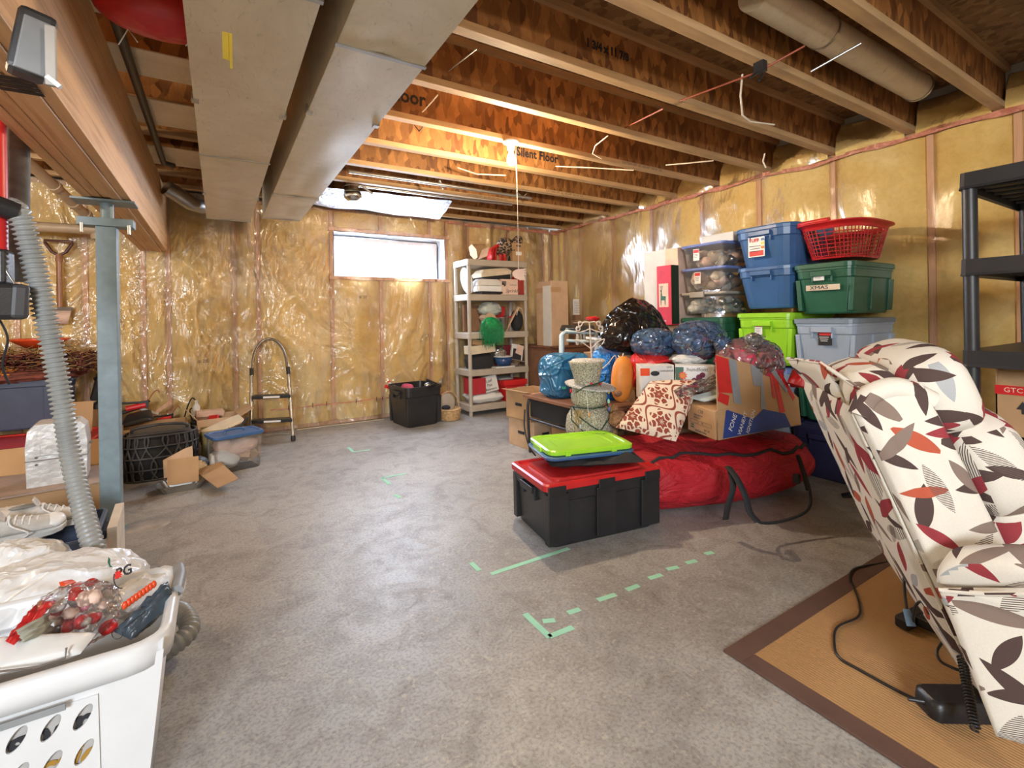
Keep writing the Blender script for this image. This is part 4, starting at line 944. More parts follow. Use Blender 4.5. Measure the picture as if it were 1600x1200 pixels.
tag(obj('red_package', G().pad((-0.096,5.226,0.224), (-0.005,5.170,0.258), (-0.004,5.228,0.295), (-0.086,5.278,0.285), .04), m_redbright), 'small crumpled red package under the foam block', 'package')
t = thing('camera_tripod', 'black folded tripod head sticking out of the olive bin', 'tripod')
obj('head', G().bc((-0.192,5.050,0.263), (.06, .05, .07), R3(.3, .3, 0)), m_black, t, bev=.006)
for a, b in (((301,655,4.35), (318,690,4.15)), ((305,656,4.35), (294,684,4.2)), ((310,650,4.4), (320,680,4.1)), ((313,672,4.2), (332,690,4.1))):
    pass
obj('leg', G().tube([(-0.213,5.239,0.278), (-0.122,5.007,0.109)], .011), m_black, t); obj('leg', G().tube([(-0.184,5.221,0.237), (-0.232,5.075,0.134)], .010), m_black, t); obj('leg', G().tube([(-0.153,5.143,0.200), (-0.059,4.910,0.121)], .012), m_black, t)
tote('olive metal bin behind the cardboard scraps', (-.035, 4.72, 0), .05, .20, .22, .27, m_khaki, None, open_=True, ribs=0, r=.01, taper=.97, name='bin', cat='bin')
t = thing('snow_sled', 'long cream board with a black underside lying behind the clear tub', 'board')
obj('deck', G().pad((-0.169,4.778,0.240), (-0.136,4.687,0.179), (0.192,4.696,0.309), (0.139,4.823,0.350), .03, 12, .3), m_cream, t); obj('black_edge', G().tube(bez([(-0.132,4.661,0.163), (0.030,4.655,0.225), (0.152,4.674,0.275), (0.203,4.736,0.329)], 6), .012), m_black, t)
# clear tub with blue lid
m_tub = film('clear_tub_plastic', (.90, .88, .88), .08, .22, .15, 3, 1.0)
def clear_tub(label, loc, rz, w, d, h, lidmat, fill, group=None, seed=1, sticker=None, nfill=40, fr=.045, handle=False, sticky='-x'):
    t = thing('clear_tub', label, 'storage tub', loc, rz, group)
    obj('tub_wall', G().loft([rr(w*.84, d*.84, .03, 0), rr(w*.86, d*.86, .03, .008), rr(w*.96, d*.95, .04, h-.025), rr(w, d, .04, h-.025), rr(w, d, .04, h-.018)], (True, False), sm=False), m_tub, t)
    if lidmat: obj('lid', G().loft([rr(w*1.01, d*1.01, .045, h-.022), rr(w*1.03, d*1.03, .045, h-.015), rr(w*1.02, d*1.02, .045, h), rr(w*.9, d*.88, .04, h), rr(w*.88, d*.86, .04, h-.006)], (True, True), sm=False), lidmat, t)
    rnd = random.Random(seed)
    for k in range(nfill):
        z = rnd.uniform(fr, h-.03-fr); s = (.80+.1*z/h)
        p = (rnd.uniform(-1, 1)*(w*s/2-fr), rnd.uniform(-1, 1)*(d*s/2-fr), z); kind, mt = rnd.choice(fill); r = fr*rnd.uniform(.6, 1.05)
        if kind == 'ball': g = G().ell(p, (r, r, r), 12, 8)
        elif kind == 'rag': g = G().blob(p, (r*1.5, r*1.2, r), k, .4, 2.5, 14, 9)
        else: g = G().bc(p, (r*1.8, r*1.3, r*1.2), R3(rnd.random(), rnd.random(), rnd.random()*3))
        obj('content', g, mt, t)
    if handle: obj('lid_handle', G().tube(bez([(-.07, 0, h), (-.05, 0, h+.02), (.05, 0, h+.02), (.07, 0, h)], 5), .009), lidmat, t)
    if sticker: thing_sticker(t, sticky, w, d, sticker[0], sticker[1], 'tall', h)
    return t
clear_tub('clear tub with a blue lid standing on the floor by the step ladder', (.10, 4.40, 0), .28, .36, .27, .285, m_blue, [('rag', m_paper), ('box', m_ppink), ('rag', m_ppink), ('box', m_cardpink), ('rag', m_tan)], None, 4, handle=True, nfill=16, fr=.06)
ft = thing('foil_tray', 'fluted aluminium foil tray with cardboard scraps on the floor', 'tray', (-.235, 4.06, 0), .05)
rg = []
for z, s in ((0, .84), (.045, 1.0), (.05, 1.06), (.047, 1.0)):
    rg.append([V((p.x*(1+.02*(i % 2)), p.y*(1+.03*(i % 2)), z)) for i, p in enumerate(rr(.27*s, .19*s, .05, z, 8))])
obj('pan', G().loft(rg, (True, False), sm=False), m_alu, ft)
tag(obj('cardboard_scrap', G().slab([(-.31, 4.02, .045), (-.13, 4.02, .045), (-.13, 4.06, .21), (-.31, 4.06, .21)], .004), m_card), 'small upright square of brown cardboard in the foil tray', 'cardboard')
tag(obj('cardboard_scrap', G().slab([(-.33, 4.05, .09), (-.16, 4.10, .10), (-.17, 4.14, .27), (-.22, 4.14, .255), (-.34, 4.12, .20)], .004), m_cardpink), 'pale cardboard scrap leaning behind the small brown one', 'cardboard')
tag(obj('cardboard_scrap', G().slab([(-0.161,4.209,0.068), (-0.017,3.768,0.043), (0.107,3.809,0.072), (-0.000,4.227,0.102)], .004), m_card), 'largest loose piece of brown cardboard sloping to the floor beside the foil tray', 'cardboard')
tag(obj('plastic_bowl', G().blob((-0.154,4.498,0.051), (.07, .06, .05), 2, .12, 2), m_grey), 'dark translucent cup among the cardboard scraps', 'cup')
tag(obj('paper_scrap', G().blob((-0.151,4.261,0.057), (.06, .05, .06), 7, .5, 2), m_cream), 'crumpled cream paper in the foil tray', 'paper')
tag(obj('paper_scrap', G().bc((-0.158,4.149,0.107), (.012, .01, .08), R3(.2, -.45, 0)), m_ink), 'thin dark strip standing in the foil tray', 'strip')

# step ladder
sl = thing('step_ladder', 'folding step ladder with a rounded handrail leaning against the back wall', 'ladder')
def LP(x, h):  # along the ladder plane: x across, h height
    b0 = V((.25, 5.14, 0)); b1 = V((.60, 5.01, 0)); up = V((.02, .42, 1.0))
    return b0.lerp(b1, x)+up*h
arch = [LP(.0, .02), LP(.045, .62)]+[LP(.5-.44*math.cos(a)*.98, .70+.28*math.sin(a)) for a in [k*PI/12 for k in range(13)]]+[LP(.955, .62), LP(1, .02)]
obj('handrail', G().tube(arch[1:-1], .0135, 10), m_bronze, sl)
for s, x in ((0, .0), (1, 1.0)):
    xt = .045 if s == 0 else .955
    obj('leg', G().tube([LP(x, .02), LP(xt, .66)], .017, 10), m_alu, sl)
    obj('joint', G().tube([LP(xt, .62), LP(xt, .69)], .020, 10), m_black, sl)
    obj('foot', G().tube([LP(x, 0.01), LP(x, .05)], .022, 10), m_black, sl)
for h, e in ((.20, .02), (.42, .03)):
    a, b = LP(e, h), LP(1-e, h); dv = (b-a).normalized(); 
    o = obj('tread', G().slab([a+V((0, -.06, -.015)), b+V((0, -.06, -.015)), b+V((0, .05, -.015)), a+V((0, .05, -.015))], .032), m_black, sl, bev=.005)
    mid = a.lerp(b, .5); q = dv*.075
    obj('tread_label', G().slab([mid-q+V((0, -.064, -.008)), mid+q+V((0, -.064, -.008)), mid+q+V((0, -.064, .010)), mid-q+V((0, -.064, .010))], .002), m_lab, o)
obj('rear_frame', G().tube([LP(0.03, .06)+V((0, .07, 0)), LP(.97, .06)+V((0, .07, 0))], .009), m_alu, sl)

# ================================================================ BACK CENTRE
bt_ = tote('black open storage tote holding tools against the back wall', (1.86, 5.12, 0), .12, .44, .50, .43, m_black, None, open_=True, ribs=2)
t = thing('shop_vac_hose', 'black wand with a silver joint lying across the black tote', 'tool')
obj('wand', G().tube([(1.799,5.116,0.331), (1.914,4.928,0.400), (1.966,4.779,0.460)], .014, 8), m_black, t); obj('joint', G().ell((1.933,4.916,0.434), (.04, .03, .03)), m_alu, t); obj('nozzle', G().bc((1.969,4.894,0.468), (.13, .02, .03), R3(0, .45, 0)), m_black, t)
t = thing('red_level', 'red handled tool with a white stripe sticking out of the black tote', 'tool')
obj('red_bar', G().bc((1.671,5.371,0.377), (.15, .03, .035), R3(0, .35, 0)), m_redbright, t); obj('white_bar', G().tube([(1.662,5.435,0.437), (1.723,5.280,0.376)], .011), m_white, t); obj('orange_tip', G().ell((1.668,5.431,0.437), (.018, .016, .016)), m_orangered, t)
obj_ = obj('tool_roll', G().pad((1.748,5.265,0.383), (1.825,4.983,0.367), (1.900,5.289,0.396), (1.826,5.452,0.399), .05), m_maroon); tag(obj_, 'dark reddish cloth in the black tote', 'cloth')
wk = thing('wicker_basket', 'round honey coloured wicker basket beside the black tote', 'basket', (2.255, 5.06, 0))
obj('basket_core', G().lathe([(.10, 0), (.115, .06), (.125, .13), (.115, .13), (.10, .02), (0, .02)], 24), m_wicker, wk)
for k in range(7): obj('woven_ring', G().tube([V(((.104+.0032*k)*math.cos(a)*(1+.02*((q+k) % 2)), (.104+.0032*k)*math.sin(a)*(1+.02*((q+k) % 2)), .012+.018*k)) for q, a in enumerate([i*2*PI/32 for i in range(33)])], .0095, 6), m_wicker, wk)
obj('basket_hoop', G().tube([V((.13*math.cos(a)*1.0+.01, .06, .13+.18*math.sin(a))) for a in [k*PI/16 for k in range(17)]], .008, 6), m_wicker, wk)
obj('basket_lining', G().ell((.0, .07, .17), (.10, .02, .12), 18, 10), m_tan, wk); obj('dark_lump', G().ell((-.05, -.01, .14), (.05, .05, .03)), m_blackcloth, wk)

# taupe plastic shelving
SX0, SX1, SY0, SY1 = 2.50, 3.335, 5.03, 5.43
sh = thing('plastic_shelving', 'taupe plastic five tier shelf unit loaded with household things in the back corner', 'shelf', (SX0, SY0, 0))
zs = [.13, .545, .985, 1.44, 1.855]
for z in zs:
    W, D = SX1-SX0, SY1-SY0
    obj('shelf_board', G().loft([rr(W, D, .015, z-.075, 2, W/2, D/2), rr(W+.01, D+.01, .02, z-.07, 2, W/2, D/2), rr(W+.01, D+.01, .02, z-.005, 2, W/2, D/2), rr(W, D, .015, z, 2, W/2, D/2)], sm=False), m_tan, sh)
for x in (.022, SX1-SX0-.022):
    for y in (.022, SY1-SY0-.022):
        obj('post', G().cyl((x, y, 0), (x, y, 1.80), .023, .023, 14), m_tan, sh)
obj('edge_label', G().box(-.008, .19, 1.79, -.005, .21, 1.84), m_ink, sh)
def SP(px, py, k, dy=.12):
    """point on shelf k: helper value from the macro"""
# --- top of the shelf
z = 1.856
drum = thing('paper_lampshade', 'tilted tan cardboard cone on top of the taupe shelf', 'lampshade', (2.76, 5.2, z+.005))
obj('shade', G().cyl((-.10, 0, .10), (.07, 0, .16), .10, .055, 6), m_card, drum); obj('fold', G().slab([(-.07, -.07, .0), (.05, -.08, .05), (.09, -.06, .17), (-.02, -.07, .12)], .01), m_ppink, drum)
t = thing('red_ribbon_roll', 'bright red looped felt roll standing on top of the taupe shelf', 'ribbon', (2.97, 5.2, z))
obj('roll', G().grid(lambda u, v: (.02+.10*math.cos(PI*u)*-1, -.06+.14*v, .20*math.sin(PI*u)**.6 if 0 < u < 1 else 0), 16, 3), m_redbright, t).modifiers.new('s', 'SOLIDIFY').thickness = .012
obj('inner_fold', G().grid(lambda u, v: (.05-.07*math.cos(PI*u), -.04+.12*v, .23*math.sin(PI*u)**.5 if 0 < u < 1 else 0), 16, 3), m_red, t).modifiers.new('s', 'SOLIDIFY').thickness = .015
lp = NT('leopard_fabric'); cc = lp.coord(); vv = lp.N('ShaderNodeTexVoronoi'); lp.L(cc, vv.inputs['Vector']); vv.inputs['Scale'].default_value = 38
m_leo = lp.fin(lp.ramp(vv.outputs['Distance'], [(.25, (.012, .01, .01)), (.45, (.03, .02, .018)), (.62, (.38, .26, .16))]), .7)
t = thing('patterned_hat', 'brown and black patterned hat with folded brims on top of the shelf', 'hat', (3.13, 5.18, z))
obj('brim', G().ell((0, 0, .14), (.17, .10, .025), 24, 8, R3(0, -.15, 0)), m_leo, t); obj('crown', G().blob((-.03, 0, .20), (.10, .09, .10), 3, .2, 2), m_leo, t); obj('folded_side', G().blob((.13, 0, .22), (.07, .07, .13), 6, .25, 2, 24, 16, rot=R3(0, .5, 0)), m_leo, t); obj('stem', G().tube([(.03, -.02, 0.0), (.06, -.02, .13)], .03), m_blackcloth, t)
cf = carton('brown lidded file box with a white label at the right end of the shelf top', (3.245, 5.22, z), 0, .185, .26, .235, m_card, name='file_box')
obj('lid', G().box(-.096, -.134, .18, .096, .134, .238), m_card, cf, bev=.003); obj('hand_hole', G().box(-.035, -.1365, .195, .035, -.1335, .21), m_ink, cf); obj('paper_label', G().box(-.04, -.1325, .085, .045, -.1305, .13), m_lab, cf, label='white label')
tag(obj('brown_board', G().box(3.03, 5.30, z, 3.16, 5.34, z+.16), m_card), 'brown cardboard panel behind the hat on the shelf top', 'cardboard')
# --- second shelf
z = 1.441
bx1 = thing('appliance_box', 'dark electronics box with a cream lid tilted on the second shelf', 'box', (2.93, 5.22, z+.235), 0, rot=(0, -.12, 0))
obj('lid', G().loft([rr(.42, .26, .02, .0), rr(.44, .28, .02, .04), rr(.34, .2, .02, .09)], sm=False), m_cream, bx1); obj('body', G().bc((0, 0, -.05), (.38, .24, .10)), m_blackcloth, bx1)
t = thing('waffle_iron', 'white kitchen appliance with a dark base on the second shelf', 'appliance', (2.80, 5.12, z))
obj('base', G().bc((.03, 0, .02), (.30, .16, .035)), m_black, t, bev=.006); obj('lower_shell', G().loft([rr(.36, .18, .04, .035), rr(.38, .19, .05, .07), rr(.36, .18, .04, .10)]), m_white, t); obj('upper_shell', G().loft([rr(.36, .17, .04, .105), rr(.35, .17, .05, .15), rr(.28, .12, .04, .185)]), m_paper, t); obj('handle', G().tube([(.17, -.06, .09), (.21, -.08, .11), (.17, -.08, .14)], .01), m_black, t)
t = thing('white_plate', 'white oval plate standing on edge behind the left post of the shelf', 'plate', (2.60, 5.2, z), rot=(0, -.25, .3))
obj('dish', G().ell((0, 0, .17), (.018, .10, .165), 10, 20), m_paper, t)
gi = carton('cream box printed with script lettering on the second shelf', (3.075, 5.12, z), 0, .245, .16, .19, m_ppink)
obj('dark_print', G().box(-.11, -.0825, .115, -.05, -.0805, .165), m_greyink, gi); text('Sprinkle', .062, (.04, -.083, .045), (PI/2, 0, 0), m_greyink, gi, shear=.3); text('Up & Ready', .02, (.05, -.083, .12), (PI/2, 0, 0), m_greyink, gi)
obj('white_paper', G().pad((-.16, -.06, .12), (-.06, -.08, .16), (-.07, .06, .2), (-.17, .05, .14), .04), m_white, gi)
rb_ = carton('plain dark red box at the right end of the second shelf', (3.263, 5.13, z), 0, .11, .16, .235, M('dull_red_card', (.34, .035, .025), .6)); 
obj('side_panel', G().box(-.055, -.0815, 0, -.05, -.0805, .235), m_red, rb_)
tag(obj('red_box', G().box(3.20, 5.12, z, 3.207, 5.2, z+.22), m_red), 'narrow strip of a red carton edge between the cream and the red box', 'box')
# --- third shelf
z = .986
tag(obj('picture_frame', G().bc((2.66, 5.28, z+.17), (.22, .03, .32)), m_brown), 'dark brown flat frame standing at the left of the third shelf', 'frame')
t = thing('stainless_pot', 'shiny stainless steel pot with a handle on the third shelf', 'pot', (3.02, 5.17, z))
obj('pot_body', G().lathe([(.0, 0), (.06, 0), (.082, .03), (.105, .17), (.11, .175), (.098, .165), (.0, .04)], 24), m_chrome, t); obj('pot_handle', G().tube([(.10, 0, .17), (.16, -.02, .19)], .012), m_red, t)
tag(obj('red_tin', G().bc((3.06, 5.27, z+.24), (.12, .05, .16), R3(0, .15, 0)), m_red), 'red package behind the steel pot', 'package')
tag(obj('plastic_bag', G().blob((2.87, 5.18, z+.28), (.14, .10, .08), 5, .3, 2), M('grey_green_film', (.42, .46, .43), .3)), 'grey green plastic bag over the cream box on the third shelf', 'bag')
carton('cream box tipped onto its corner on the third shelf', (2.87, 5.16, z+.115), 0, .14, .12, .14, m_cardpink, rot=(0, -.7, .1))
tl = thing('tinsel_pom', 'green metallic tinsel bundle hanging over the edge of the third shelf', 'tinsel', (2.775, 4.985, z+.035))
g = G(); rnd = random.Random(4)
for k in range(420):
    a = rnd.uniform(0, 2*PI); r0 = .115*math.sqrt(rnd.random()); s = V((r0*math.cos(a)*1.0, -.03+.045*rnd.random(), .06+.09*rnd.random()-r0*.4)); ln = rnd.uniform(.12, .30)*(1-.9*r0)
    e = s+V((rnd.uniform(-.04, .04)+s.x*.25, rnd.uniform(-.03, .0), -ln)); mid = s.lerp(e, .5)+V((s.x*.3, -.02, .03)); g.tube([s, mid, e], .0018, 3)
o = obj('tinsel_strands', g, m_foliage, tl); o['kind'] = 'stuff'
obj('tinsel_core', G().blob((0, .01, .045), (.11, .05, .09), 3, .3, 4), m_foliage, tl)
tag(obj('wooden_ruler', G().bc((3.16, 5.14, z+.155), (.02, .03, .36), R3(0, .55, 0)), m_cardpink), 'diagonal pale wooden slat leaning on the third shelf', 'slat')
tb_ = tag(obj('tote_bag', G().blob((3.27, 5.2, z+.13), (.075, .08, .13), 2, .12, 2, zmin=z), m_blackcloth), 'black cloth bag with pale handles at the right end of the third shelf', 'bag')
(obj('bag_handles', G().tube(bez([(3.22, 5.12, z+.2), (3.25, 5.11, z+.29), (3.30, 5.11, z+.26), (3.33, 5.12, z+.14)], 5), .007), m_cream, tb_))
tag(obj('bottle', G().lathe([(.028, 0), (.03, .14), (.012, .17), (.012, .2), (0, .2)], 12, (3.12, 5.25, z)), M('dark_glass', (.05, .08, .12), .15)), 'slim dark bottle with blue highlight beside the slat', 'bottle')
# --- fourth shelf
z = .546
carton('cream flat box at the left of the fourth shelf', (2.69, 5.12, z+.19), 0, .34, .17, .10, m_cream, rot=(0, -.06, .08))
tag(obj('dark_casserole', G().loft([rr(.30, .2, .06, z), rr(.34, .24, .07, z+.10), rr(.33, .23, .07, z+.14), rr(.2, .12, .05, z+.185)]), m_blackcloth, loc=(2.72, 5.2, 0)), 'black roasting dish under the cream flat box', 'dish')
tag(obj('wooden_box', G().bc((2.66, 5.15, z+.32), (.15, .1, .06), R3(0, .1, 0)), m_card), 'small brown wooden block on the cream flat box', 'box')
tag(obj('christmas_decor', G().blob((2.84, 5.22, z+.31), (.12, .08, .06), 9, .5, 4), M('dark_greenery', (.03, .05, .02), .5, var=.8, ns=40)), 'dark green garland with glints under the tinsel', 'garland')
bw_ = thing('blue_bowl', 'round dark blue enamel bowl with a white rim on the fourth shelf', 'bowl', (3.0, 5.10, z+.02))
obj('bowl_shell', G().lathe([(.0, 0), (.07, 0), (.10, .03), (.115, .11), (.105, .105), (.0, .03)], 24), M('blue_enamel', (.02, .06, .17), .25), bw_); obj('rim', G().lathe([(.11, .105), (.119, .11), (.119, .118), (.108, .116)], 24), m_white, bw_)
tag(obj('white_book', G().bc((2.98, 5.08, z+.008), (.28, .13, .016), R3(0, 0, .05)), m_paper), 'flat white tray under the blue bowl', 'tray')
tag(obj('silver_trinkets', G().blob((2.97, 5.14, z+.17), (.08, .05, .06), 7, .5, 4), m_alu), 'silver foil ornaments above the blue bowl', 'ornament')
carton('dark red box standing behind the blue bowl', (3.09, 5.26, z), 0, .20, .12, .26, M('wine_card', (.15, .01, .02), .6))
pf = thing('photo_album', 'black and white patterned box with a photograph on the fourth shelf', 'box', (3.18, 5.1, z+.05), rot=(-.1, .22, 0))
obj('cover', G().bc((0, 0, .12), (.17, .03, .20)), m_paper, pf); obj('black_face', G().bc((0.0, -.016, .09), (.13, .004, .15)), m_ink, pf); obj('photo', G().bc((.03, -.02, .16), (.10, .004, .12), R3(0, .2, 0)), m_ppink, pf); obj('base_panel', G().bc((.04, -.02, .02), (.26, .06, .015)), m_greyink, pf)
tag(obj('small_car', G().bc((3.13, 5.07, z+.03), (.10, .05, .035)), m_greyink), 'small dark toy shaped trinket with white marks on the fourth shelf edge', 'trinket')
# --- bottom shelf
z = .131
carton('dark red box at the left end of the bottom shelf', (2.62, 5.14, z+.12), 0, .20, .2, .19, M('brick_card', (.40, .02, .03), .6))
tag(obj('folded_linen', G().pad((2.53, 5.05, z+.06), (2.97, 5.04, z+.06), (2.99, 5.3, z+.09), (2.53, 5.3, z+.09), .12, 16, .25, seed=3, wr=.02), m_paper), 'folded white sheet on the bottom shelf', 'linen')
rt = carton('white carton with black lettering on the folded sheet', (2.80, 5.10, z+.13), .0, .22, .1, .19, m_paper, rot=(-.15, -.12, .05))
text('Loaf', .05, (-.01, -.053, .13), (PI/2, -.1, 0), m_ink, rt); text('Pan', .05, (-.01, -.053, .08), (PI/2, 0, 0), m_ink, rt); text('Bakeware', .04, (0, -.053, .03), (PI/2, 0, 0), m_ink, rt, shear=.3)
rc = thing('red_carton', 'bright red carton with a pink label and folded flaps on the bottom shelf', 'box', (3.13, 5.12, z))
obj('body', G().box(-.14, -.08, 0, .15, .12, .19), m_redbright, rc, bev=.003); obj('lid_band', G().box(-.17, -.10, .19, .17, .14, .255), m_redbright, rc, bev=.004); obj('pale_label', G().box(.035, -.0825, .05, .15, -.0805, .16), m_ppink, rc)
text('TOMATO', .03, (.092, -.084, .138), (PI/2, 0, 0), m_greyink, rc); obj('cherry_print', G().cyl((.09, -.0825, .09), (.09, -.084, .09), .018, .018, 12), m_red, rc); obj('shield_mark', G().bc((-.09, -.082, .05), (.022, .003, .04)), m_ppink, rc)
tag(obj('foil_lid', G().pad((2.93, 5.10, z+.26), (3.14, 5.08, z+.26), (3.15, 5.22, z+.28), (2.95, 5.22, z+.28), .04), m_grey), 'grey plastic pouch on top of the red carton', 'pouch')

# tall white carton and shelf beside the shelving
dk = thing('dark_cabinet', 'low dark brown cabinet behind the desk carrying the tall white carton', 'cabinet', (3.62, 5.0, 0))
obj('carcass', G().box(-.24, -.42, 0, .42, .32, .78), m_darkwood, dk, bev=.004); obj('top_board', G().box(-.26, -.44, .78, .44, .34, .80), m_darkwood, dk, bev=.003); obj('side_panel', G().box(-.247, -.38, .05, -.242, .28, .74), m_brown, dk)
wc = thing('tall_carton', 'tall white carton with brown tape on the dark cabinet beside the shelf', 'box', (3.595, 4.88, .80))
obj('body', G().box(-.13, -.17, 0, .13, .15, .80), m_cardpink, wc, bev=.004); obj('front_panel', G().box(-.135, -.17, .0, -.131, .0, .74), m_paper, wc); obj('brown_tape', G().box(-.134, -.172, .66, .02, .152, .72), m_card, wc)
hl_ = tag(obj('hanging_list', G().bc((3.94, 4.82, 1.28), (.10, .006, .20)), m_paper), 'white printed sheet hanging beside the tall white carton', 'paper')
g = G()
for k in range(7): g.bc((3.94, 4.815, 1.21+.022*k), (.08, .002, .004))
obj('list_print', g, m_greyink, hl_)['kind'] = 'stuff'
tag(obj('jar_box', G().bc((3.93, 4.80, 1.14), (.10, .07, .07)), m_brown), 'small brown box under the hanging list', 'box')
rk = thing('jar_rack', 'small white rack of jars between the tall carton and the step stool', 'rack', (3.92, 4.72, .80))
obj('rack_shelf', G().box(-.08, -.03, .27, .09, .05, .29), m_cream, rk); obj('rack_back', G().box(-.08, .04, 0, .09, .05, .3), m_darkwood, rk)
for k in range(3): obj('jar', G().lathe([(.022, 0), (.024, .1), (.014, .14), (.014, .2), (0, .2)], 10), (m_white, m_tan, m_alu)[k], rk, loc=(-.05+.055*k, 0, .0))

# desk with file boxes
dt = thing('low_table', 'low brown table with black metal legs under the blue bags', 'table', (2.20, 2.46, 0))
obj('tabletop', G().box(0, 0, .475, .50, .96, .50), wood('table_brown', (.24, .11, .06), (.16, .07, .04), (20, 1.5, 20), .45, False), dt, bev=.003)
m_frame = M('black_tube', (.03, .03, .035), .4)
for y in (.04, .92): obj('end_frame', G().tube(bez([(.04, y, 0.01), (.025, y, .25), (.03, y, .44), (.1, y, .465), (.4, y, .465), (.46, y, .44), (.47, y, .25), (.46, y, .01)], 5), .012, 8), m_frame, dt)
obj('lower_rail', G().tube([(.03, .04, .30), (.03, .92, .30)], .011, 8), m_frame, dt); obj('wire_hoop', G().tube(bez([(-.02, .90, .38), (-.06, .85, .25), (-.05, .80, .1), (.0, .78, .02)], 6), .007, 6), m_frame, dt)
obj('mesh_apron', G().box(.035, .06, .32, .045, .90, .46), m_blackcloth, dt)
for i, (lb_, zz, mt, w_) in enumerate((('brown file box with hand hole left of the low table, lower of two', 0, m_cardpink, .28), ('brown file box with open flaps left of the low table, upper of two', .252, m_card, .33))):
    o = carton(lb_, (2.42, 3.60, zz), .1, w_, .36, .25, mt, None if i == 0 else [('y-', -.1, .10), ('x-', .12, .05)], name='file_box')
    obj('hand_hole', G().box(-.05, -.183, .12, .03, -.1795, .145).box(-w_/2-.003, -.05, .12, -w_/2+.001, .04, .145), m_ink, o)
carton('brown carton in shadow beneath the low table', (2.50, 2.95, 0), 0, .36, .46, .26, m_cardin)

# blue bags
m_bluebag = shiny_film('blue_woven_poly', (.03, .17, .34), .25, .7, 6); m_brightblue = shiny_film('bright_blue_poly', (.02, .20, .60), .3, .6, 10)
bb = drape('reusable_bag', 'large shiny blue woven bag standing on the low table behind the snowman', 'bag', (2.438,3.138,0.672), (.195, .14, .175), 21, m_bluebag, .10, 1.6, .50, e=.42)
obj('bag_logo', G().bc((2.274,2.945,0.603), (.03, .004, .018), R3(0, 0, -.5)), M('teal_logo', (.03, .42, .30), .5), bb)
bb2 = drape('reusable_bag', 'bright blue bag with a pale cord handle right of the snowman hat', 'bag', (2.588,2.810,0.701), (.11, .10, .20), 25, m_brightblue, .12, 1.6, .5, e=.6)
obj('bag_cord', G().tube(bez([(2.380,2.645,0.760), (2.429,2.615,0.806), (2.477,2.585,0.861), (2.475,2.586,0.702), (2.458,2.597,0.599)], 5), .003), m_cream, bb2)
# pale step stool
ss = thing('step_stool', 'pale blue metal step stool with a black top behind the blue bag', 'stool')
def q3(x, y, d): return None
f0 = [(2.532,3.315,0.571), (2.542,3.308,0.993), (2.571,3.290,1.031), (2.779,3.162,1.016)]
obj('frame', G().tube(f0, .024, 4), m_sky, ss); obj('crossbar', G().tube([(2.569,3.280,0.948), (2.781,3.150,0.933)], .014, 6), m_sky, ss); obj('leg', G().tube([(2.798,3.151,1.016), (2.768,3.111,0.572)], .020, 8), m_sky, ss)
obj('black_top', G().slab([(2.529,3.317,1.032), (2.755,3.119,1.017), (2.880,3.276,1.051), (2.666,3.467,1.061)], .02), m_black, ss)
# scroll plant stand
ps = thing('scroll_stand', 'cream scrolled wire stand rising behind the snowman hat', 'stand')
c = V((2.350,2.722,1.112))
def sc2(dx, dz): return c+Rt*dx+V((0, 0, dz))
m_cw = M('cream_wire', (.60, .50, .42), .4)
obj('stem', G().tube([sc2(0, 0), sc2(.004, -.10), sc2(.012, -.26), V((c.x+.01, c.y, .02))], .006), m_cw, ps); obj('foot_ring', G().lathe([(.07, 0), (.08, .01), (.07, .02), (.06, .01)], 16, (c.x+.01, c.y, 0), 1, 1, (False, False)), m_cw, ps)
def spiral(x, z, r, s, tn=1.3): return [sc2(x+s*r*(1-k/16*.6)*math.cos(k/16*tn*2*PI), z+r*(1-k/16*.6)*math.sin(k/16*tn*2*PI)) for k in range(17)]
for s in (-1, 1):
    obj('scroll', G().tube(bez([sc2(0, -.005), sc2(s*.04, .0), sc2(s*.065, -.03), sc2(s*.08, -.035)], 5)+spiral(s*.07, -.015, .022, s)[2:], .0045), m_cw, ps)
    obj('scroll', G().tube(bez([sc2(.004, -.05), sc2(s*.05, -.07), sc2(s*.09, -.075), sc2(s*.10, -.05)], 5)+spiral(s*.085, -.05, .02, s)[2:], .0045), m_cw, ps)
    obj('scroll', G().tube(bez([sc2(.01, -.20), sc2(s*.06, -.15), sc2(s*.11, -.13), sc2(s*.09, -.17)], 5), .004), m_cw, ps)
tag(obj('red_bow', G().blob((2.418,2.763,1.135), (.05, .03, .015), 3, .5, 3), m_red), 'red bow on the wire scroll stand', 'bow')
# snowman
def granular(name, c1, c2):
    t = NT(name); cc = t.coord(); n = t.noise(cc, 130, 3, .7); v = t.N('ShaderNodeTexVoronoi'); t.L(cc, v.inputs['Vector']); v.inputs['Scale'].default_value = 110
    return t.fin(t.ramp(n, [(.38, c2), (.5, c1), (.62, tuple(min(1, x*1.4) for x in c1))]), .8, 0, t.bump(v.outputs['Distance'], .9, .01))
m_sn = granular('glitter_mesh', (.46, .43, .33), (.17, .16, .10)); m_brimm = granular('pale_glitter', (.60, .58, .54), (.30, .28, .25))
SB = V((2.074,2.422,0.327))
sn = thing('snowman_figure', 'glittery grey snowman decoration in a top hat wound with string lights', 'decoration', (SB.x, SB.y, .34), 0)
carton('closed brown carton hidden behind the lime lid under the snowman', (SB.x, SB.y, 0), 0, .22, .3, .335, m_cardin)
obj('lower_body', G().lathe([(.12, 0), (.150, .04), (.155, .09), (.145, .16), (.115, .21), (.085, .225), (0, .225)], 28), m_sn, sn)
obj('head', G().lathe([(.07, .22), (.11, .245), (.118, .29), (.110, .335), (.08, .36), (0, .365)], 28), m_sn, sn)
obj('hat_brim', G().lathe([(.02, .350), (.165, .352), (.170, .360), (.155, .368), (.0, .372)], 30), m_brimm, sn, rot=(.12, .06, 0), loc=(.0, .05, 0))
